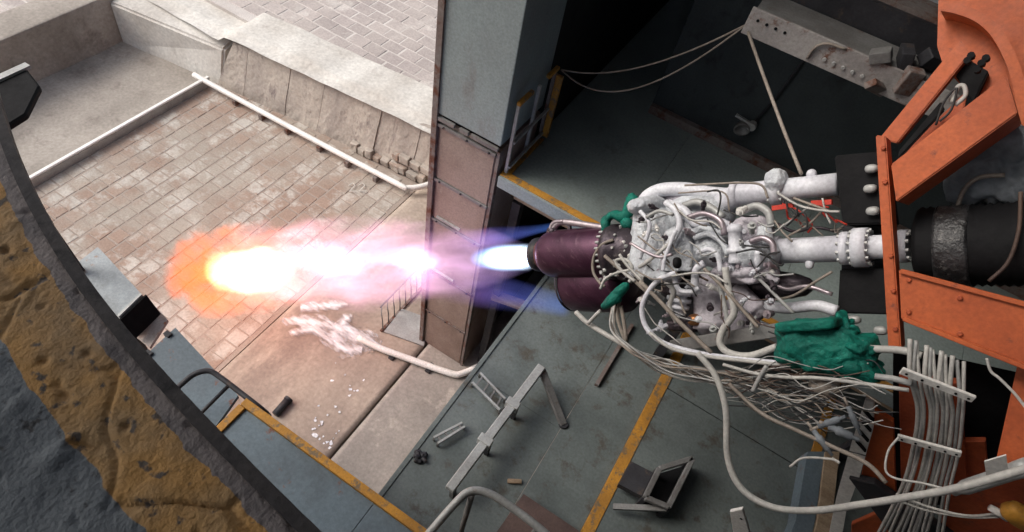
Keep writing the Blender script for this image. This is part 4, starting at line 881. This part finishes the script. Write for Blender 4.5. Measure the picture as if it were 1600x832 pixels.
cable('pale wire kinked beside the orange column at the right edge', [(1542, 560), (1548, 580), (1562, 592), (1585, 615), (1605, 640)], 2.2, cablew_m, .55)
cable('tan loop of cord hanging below the nozzle flange', [(968, 470), (965, 495), (972, 520), (978, 532), (975, 505), (970, 478)], 3.0, cabletan_m, .3)
cable('white cord end curling above the deck', [(1234, 730), (1256, 716), (1300, 718), (1312, 724), (1300, 716)], 2.0, cablew_m, .62)
cable('thin white cord looping beside the cable rack', [(1404, 684), (1388, 705), (1384, 735), (1400, 748), (1440, 755), (1480, 765)], 1.8, cablew_m, .74)
random.seed(21)
for k in range(16):
    o = random.uniform(-10, 10); a = [(955 + random.uniform(0, 10), 462 + random.uniform(-6, 10), -.05), (958 + o * .5, 512 + o * .4, .2), (985 + o, 545 + o * .5 + random.uniform(-4, 8)), (1040 + o, 570 + random.uniform(-8, 14)), (1095 + o, 582 + random.uniform(-12, 16)), (1135 + random.uniform(0, 60), 590 + random.uniform(-20, 30))]
    cable('thin tan wire in the loose bundle below the nozzle', a, random.uniform(.8, 1.8), random.choice([cabletan_m, cablew_m, cableg_m]), random.uniform(.32, .46), 'wires bundled below the nozzle', name='bundle_wire', n=6)
for k in range(55):
    u0, v0 = random.uniform(1130, 1220), random.uniform(575, 640); a = [(u0, v0)]
    for j in range(4): a.append((a[-1][0] + random.uniform(20, 60), a[-1][1] + random.uniform(-22, 30)))
    cable('thin brown wire in the dark tangle under the green wrap', a, random.uniform(.6, 1.4), random.choice([cablebr_m, cablebr_m, cabletan_m, cableg_m, cableblk_m, cablew_m]), random.uniform(.45, .62), 'tangled wires under the green wrap', name='tangle_wire', n=6)
for (u, v, r, lab) in ((1298, 660, .022, 'grey green taped connector at the top of the wire tangle'), (1316, 676, .026, 'round grey connector in the middle of the wire tangle'), (1284, 690, .02, 'small pale connector at the foot of the wire tangle'), (1334, 655, .018, 'slim grey connector beside the white strip')):
    t = thing('cable_connector', lab, 'connector', E(u, v, .6)); ax_ = EV * math.cos(u) + EU * math.sin(u)
    bb = NB(); lathe(bb, E(u, v, .6), ax_, [(-.1, r * .5), (-.06, r * .55), (-.055, r), (.0, r), (.005, r * 1.15), (.03, r * 1.15), (.035, r * .8), (.08, r * .8)], 14); link('shell', bb, foil_m, t, True)
    bb = NB(); lathe(bb, E(u, v, .6), ax_, [(.081, r * .5), (.14, r * .5)], 10); link('plug', bb, cabletan_m, t, True)
bb = NB(); blob(bb, E(1290, 604, .5), (EV * .09, EU * .06, EB * .07), .03, 9, 3, 2.2, 9); tag(link('connector_body', bb, cabletan_m, None, True), 'round tan connector body under the green wrap', 'connector')
# rack of tied cables on orange panels (standing in the plane y = 2.9)
YR = 2.9
rk = thing('cable_rack', 'orange panel rack carrying tied cables at the lower right', 'rack', V(1450, 700, YR))
def vplate(t, name, px, y, th, m, bev=.005):
    bb = NB(); slabpoly(bb, [V(p[0], p[1], y) for p in px], Vector((0, th, 0)))
    if bev: bmesh.ops.bevel(bb, geom=list(bb.edges), offset=bev, segments=1, affect='EDGES')
    return link(name, bb, m, t)
vplate(rk, 'orange_panel', [(1404, 590), (1500, 600), (1512, 760), (1408, 770)], 3.1, .05, orangedk_m)
vplate(rk, 'orange_panel', [(1364, 640), (1396, 660), (1400, 775), (1345, 748)], 3.05, .04, orange_m)
vplate(rk, 'orange_panel', [(1478, 776), (1620, 742), (1640, 880), (1460, 880)], 3.02, .05, orangedk_m)
vplate(rk, 'orange_panel', [(1330, 820), (1376, 800), (1410, 830), (1410, 900), (1330, 900)], 3.08, .04, orange_m)
vplate(rk, 'orange_panel', [(1500, 690), (1540, 690), (1545, 750), (1500, 760)], 3.12, .04, orangedk_m)
vplate(rk, 'white_strip', [(1352, 625), (1366, 632), (1364, 672), (1343, 745), (1322, 800), (1312, 860), (1290, 860), (1306, 780), (1330, 695)], 3.0, .03, plastic_m)
vplate(rk, 'tray_bar', [(1326, 748), (1366, 757), (1490, 840), (1490, 880), (1410, 860)], 2.97, .06, dark_m)
for k in range(4):
    p = V(1358 - 4 * k, 648 + 16 * k, 2.99); bb = NB(); bar(bb, p + Vector((-.05, 0, .02)), p + Vector((.05, 0, -.03)), .012, .03, up=Vector((0, 1, 0))); link('black_stripe', bb, black_m, rk)
def tiebar(a, c):
    A_, C2 = V(*a, YR - .06), V(*c, YR - .06); bb = NB(); bar(bb, A_, C2, .02, .055, up=Vector((0, 0, 1)), bev=.004); o = link('tie_bar', bb, plastic_m, rk)
    for f in (.08, .3, .52, .76, .93):
        c_ = A_.lerp(C2, f) + Vector((0, -.012, 0)); sub('hole', lathe(NB(), c_, Vector((0, -1, 0)), [(0, .008), (.003, .008)], 8), black_m, o)
vplate(rk, 'shade_backing', [(1395, 545), (1640, 600), (1640, 790), (1395, 790)], 3.25, .04, black_m)  # black sheet put in for the shade of the gap behind the rack
tiebar((1408, 579), (1522, 624)); tiebar((1402, 683), (1502, 710))
ordn = ['leftmost', 'second', 'third', 'fourth', 'fifth', 'sixth', 'seventh', 'eighth', 'ninth', 'tenth', 'eleventh', 'twelfth']
offs = [0, .07, .17, .27, .36, .46, .52, .58, .66, .72, .90, .97]
for k, f in enumerate(offs):
    top = (1422 + 86 * f, 556 + 36 * f); x1 = 1428 + 72 * f; w_ = 2.5 * math.sin(k * 2.3)
    pts = [V(top[0] + 2 * w_, top[1] - 26, YR + .12), V(top[0], top[1] + 30, YR), V(x1 + 6 + w_, 640 + 8 * f, YR - .004 * (k % 3)), V(x1 + w_, 694 + 10 * f, YR - .008 * (k % 2)), V(1410 + 76 * f + w_, 760 + 6 * f, YR - .02 - .01 * (k % 3)), V(1366 + 108 * f, 846, YR - .04)]
    bb = NB(); tube(bb, pts, .0105 + .0025 * (k % 3 == 0), 8, 6); lab = ('leftmost pale cable tied to the white bars of the orange rack' if k == 0 else ordn[k] + ' pale cable from the left tied to the orange rack')
    tag(link('rack_cable', bb, (cablew_m, cableg_m)[k % 3 == 1], None, True), lab, 'cable', 'cables tied to the orange rack')
tg = thing('cable_connector', 'silver cable connector with a white tag at the right edge', 'connector', V(1550, 745, 2.7))
bb = NB(); tube(bb, [V(1490, 768, 2.7), V(1520, 758, 2.7), V(1560, 745, 2.7), V(1610, 728, 2.7)], [.03, .045, .045, .05], 12, 3); link('shell', bb, galv_m, tg, True)
vplate(tg, 'tag', [(1538, 722), (1572, 712), (1576, 742), (1542, 752)], 2.64, .01, plastic_m, 0)
yc = thing('yellow_connector', 'yellow connector with white plug in the bottom right corner', 'connector', V(1580, 810, 2.7))
bb = NB(); blob(bb, V(1592, 806, 2.7), (Vector((.09, 0, -.02)), Vector((0, .05, 0)), Vector((.01, 0, .06))), .01, 9, 3, 3.5); link('body', bb, yellow_m, yc, True)
bb = NB(); lathe(bb, V(1562, 802, 2.7), Vector((1, 0, 0)), [(-.06, .02), (.05, .028)], 12); link('plug', bb, plastic_m, yc, True)
for k in range(2):
    bb = NB(); tube(bb, [V(1400, 772 + 9 * k, 2.75), V(1450, 792 + 6 * k, 2.75), V(1510, 806 + 2 * k, 2.72), V(1560, 803 + 5 * k, 2.7)], .009, 6, 5)
    tag(link('thin_wire', bb, cablew_m, None, True), ('upper', 'lower')[k] + ' thin white wire leading to the yellow connector', 'wire')
br = thing('white_bracket', 'white perforated bracket poking up at the bottom edge', 'bracket', V(1155, 815, 2.6))
vplate(br, 'plate', [(1140, 800), (1160, 796), (1176, 850), (1150, 860)], 2.4, .03, plastic_m)
bb = NB(); lathe(bb, V(1158, 811, 2.395), Vector((0, -1, 0)), [(0, .011), (.003, .011)], 8); link('hole', bb, black_m, br)

# ================================================================== EXHAUST FLAME
fx = -EV; FM = Matrix((fx, EU, fx.cross(EU))).transposed().to_4x4()
fo = E(826, 402, .06); FM.translation = fo
flame = thing('exhaust_flame', 'violet and white exhaust flame shooting from the nozzle to an orange fireball', 'flame', fo)
def fmat(name, L, Rs, cols, strn, nscale=(.9, 5, 5), namt=.6, soft=1.0, absorb=0.0, erode=0.0):
    m = bpy.data.materials.new(name); m.use_nodes = True; n = m.node_tree.nodes; l = m.node_tree.links; n.remove(n['Principled BSDF'])
    out = n['Material Output']; em = n.new('ShaderNodeEmission'); l.new(em.outputs[0], out.inputs['Volume'])
    tc = n.new('ShaderNodeTexCoord'); sp_ = n.new('ShaderNodeSeparateXYZ'); l.new(tc.outputs['Object'], sp_.inputs[0])
    def ma(op, a, c=0.0):
        t = n.new('ShaderNodeMath'); t.operation = op
        for i, x in enumerate((a, c)):
            if isinstance(x, (int, float)): t.inputs[i].default_value = x
            else: l.new(x, t.inputs[i])
        return t.outputs[0]
    def ramp(stops, fac):
        t = n.new('ShaderNodeValToRGB'); t.color_ramp.interpolation = 'EASE'; e = t.color_ramp.elements
        while len(e) < len(stops): e.new(.5)
        for k, (p, c) in enumerate(stops): e[k].position = p; e[k].color = (*c, 1) if isinstance(c, tuple) else (c, c, c, 1)
        l.new(fac, t.inputs[0]); return t.outputs[0]
    f = ma('DIVIDE', sp_.outputs[0], L)
    r = ma('SQRT', ma('ADD', ma('MULTIPLY', sp_.outputs[1], sp_.outputs[1]), ma('MULTIPLY', sp_.outputs[2], sp_.outputs[2])))
    Rm = max(x[1] for x in Rs); RR = ma('MULTIPLY', ramp([(p, x / Rm) for p, x in Rs], f), Rm)
    q = ma('DIVIDE', r, RR); fall = ma('MAXIMUM', ma('SUBTRACT', 1.0, ma('MULTIPLY', q, q)), 0.0); fall = ma('POWER', fall, soft)
    mp = n.new('ShaderNodeMapping'); mp.inputs['Scale'].default_value = nscale; l.new(tc.outputs['Object'], mp.inputs[0])
    nz = n.new('ShaderNodeTexNoise'); nz.inputs['Scale'].default_value = 1; nz.inputs['Detail'].default_value = 4; l.new(mp.outputs[0], nz.inputs['Vector'])
    mr = n.new('ShaderNodeMapRange'); mr.inputs[1].default_value = .38; mr.inputs[2].default_value = .62; mr.inputs[3].default_value = 1 - namt; mr.inputs[4].default_value = 1 + namt; l.new(nz.outputs[0], mr.inputs[0])
    Sm = max(x[1] for x in strn); st_ = ma('MULTIPLY', ramp([(p, x / Sm) for p, x in strn], f), Sm)
    if erode:                                        # ragged, torn edges
        nn = n.new('ShaderNodeMapRange'); nn.inputs[1].default_value = .32; nn.inputs[2].default_value = .68; nn.inputs[3].default_value = erode; nn.inputs[4].default_value = 0; l.new(nz.outputs[0], nn.inputs[0])
        fall = ma('MULTIPLY', ma('MAXIMUM', ma('SUBTRACT', fall, nn.outputs[0]), 0.0), 1 + erode * .7)
        nz.inputs['Detail'].default_value = 6; nz.inputs['Roughness'].default_value = .6; nz.inputs['Distortion'].default_value = .35
    dens = ma('MULTIPLY', fall, mr.outputs[0]); l.new(ma('MULTIPLY', dens, st_), em.inputs['Strength']); l.new(ramp(cols, f), em.inputs['Color'])
    if absorb:
        va = n.new('ShaderNodeVolumeAbsorption'); va.inputs['Color'].default_value = (.55, .12, .03, 1); l.new(ma('MULTIPLY', dens, absorb), va.inputs['Density'])
        ad = n.new('ShaderNodeAddShader'); l.new(em.outputs[0], ad.inputs[0]); l.new(va.outputs[0], ad.inputs[1]); l.new(ad.outputs[0], out.inputs['Volume'])
    return m
def fpart(name, prof, m, mw, rough=.0, seed=0, n=28):
    bb = NB(); P_ = []
    for i in range(len(prof) - 1):
        for k in range(4): P_.append(tuple(prof[i][j] + (prof[i + 1][j] - prof[i][j]) * k / 4 for j in (0, 1)))
    P_.append(prof[-1]); lathe(bb, Vector(), Vector((1, 0, 0)), P_, n)
    for v in bb.verts:
        rr = Vector((0, v.co.y, v.co.z)); v.co += rr * rough * noise.noise(Vector((v.co.x * 2.2, v.co.y * 3 + seed, v.co.z * 3)))
    bmesh.ops.recalc_face_normals(bb, faces=bb.faces); me = bpy.data.meshes.new(name); bb.to_mesh(me); bb.free(); me.materials.append(m)
    o = bpy.data.objects.new(name, me); col.objects.link(o); o.parent = flame; o.matrix_world = mw; o.matrix_parent_inverse = Matrix()
    o.matrix_local = Matrix.Translation(-flame.location) @ mw
    return o
PL = 7.4
Rs = [(0, .17), (.10, .38), (.2, .54), (.35, .7), (.6, .78), (1, .8)]
pm = fmat('plume_violet', PL, Rs, [(0, (.45, .36, .8)), (.07, (.58, .36, .74)), (.18, (.72, .4, .68)), (.35, (1, .46, .7)), (.75, (1, .48, .56)), (1, (1, .5, .4))],
          [(0, .5), (.1, .56), (.22, .75), (.4, .42), (.8, .42), (1, .2)], (.8, 3.6, 3.6), .6, .6, 0, .7)
fpart('violet_plume', [(0, .16), (.74, .38), (1.5, .55), (2.6, .71), (4.5, .79), (6.6, .8), (7.35, .4)], pm, FM, .2)
cm = fmat('jet_core', .9, [(0, .15), (.4, .16), (.8, .13), (1, .05)], [(0, (.6, .78, 1)), (.5, (.4, .62, 1)), (.85, (.22, .42, 1)), (1, (.4, .3, 1))], [(0, 40), (.5, 26), (.8, 6), (1, .2)], (1, 5, 5), .15, 1.9)
fpart('jet_core', [(0, .148), (.4, .16), (.75, .13), (.9, .04)], cm, FM)
dm = fmat('shock_white', 1.15, [(0, .05), (.25, .14), (.6, .15), (1, .05)], [(0, (.8, .75, 1)), (.5, (1, .85, .95)), (1, (1, .75, .9))], [(0, .4), (.3, 4.2), (.6, 2.4), (1, 0.2)], (1.2, 4, 4), .6, 1.5)
M1 = FM.copy(); M1.translation = fo + fx * 1.35; fpart('shock_diamond', [(0, .03), (.3, .15), (.7, .16), (1.15, .04)], dm, M1, .25, 3)
dm2 = fmat('shock_rose', 2.2, [(0, .08), (.3, .24), (.7, .28), (1, .12)], [(0, (1, .8, .95)), (.5, (1, .9, .95)), (1, (1, .85, .85))], [(0, .2), (.3, .9), (.6, .8), (1, .4)], (1.0, 3.5, 3.5), .5, 1.0, 0, .7)
M2 = FM.copy(); M2.translation = fo + fx * 2.6; fpart('shock_diamond', [(0, .06), (.7, .25), (1.5, .29), (2.2, .1)], dm2, M2, .3, 5)
# fireball spreading just above the floor
f0 = E(515, 416, .05); f1 = G(284, 428, .7); d0 = (f1 - f0); FL = d0.length; d0.normalize(); e1 = (EU - d0 * EU.dot(d0)).normalized()
FB = Matrix((d0, e1, d0.cross(e1))).transposed().to_4x4(); FB.translation = f0
fbm = fmat('fireball_orange', FL, [(0, .4), (.3, .74), (.6, .92), (.85, .86), (1, .45)], [(0, (1, .42, .5)), (.35, (1, .30, .2)), (.7, (1, .20, .04)), (1, (1, .18, .04))], [(0, .3), (.3, .9), (.6, 1.25), (.9, 1.15), (1, .5)], (1.9, 2.6, 2.6), .5, .7, .8, 1.05)
fpart('fireball', [(0, .35), (FL * .3, .76), (FL * .6, .94), (FL * .85, .86), (FL * .96, .6), (FL, .12)], fbm, FB, .4, 9, 40)
fcm = fmat('fireball_core', FL * .62, [(0, .22), (.4, .5), (.75, .47), (1, .18)], [(0, (1, .85, .85)), (.5, (1, .88, .7)), (.85, (1, .68, .28)), (1, (1, .5, .12))], [(0, 1), (.4, 10), (.75, 9), (1, .6)], (1.3, 2.2, 2.2), .3, 1.7, 0, .4)
M3 = FB.copy(); M3.translation = f0 + d0 * FL * .19; fpart('fireball_core', [(0, .18), (FL * .25, .58), (FL * .46, .56), (FL * .62, .14)], fcm, M3, .3, 13)
# blue side flames
def sflame(a, c, b_, L_, r0, r1, s_):
    A_, C2 = E(a[0], a[1], b_), E(c[0], c[1], b_); d = (C2 - A_).normalized(); e = (EU - d * EU.dot(d)).normalized(); Mx = Matrix((d, e, d.cross(e))).transposed().to_4x4(); Mx.translation = A_
    LL = (C2 - A_).length; mm_ = fmat('side_flame', LL, [(0, r0), (1, r1)], [(0, (.12, .3, 1)), (.35, (.2, .25, 1)), (.7, (.45, .25, .9)), (1, (.6, .3, .8))], [(0, s_), (.4, s_ * .6), (1, .1)], (1, 7, 7), .5)
    fpart('side_flame', [(0, r0), (LL * .5, (r0 + r1) / 2), (LL, r1 * .8)], mm_, Mx, .1)
sflame((864, 354), (700, 385), .12, 1, .045, .2, 1.9)
sflame((886, 478), (690, 440), -.15, 1, .14, .3, .7)
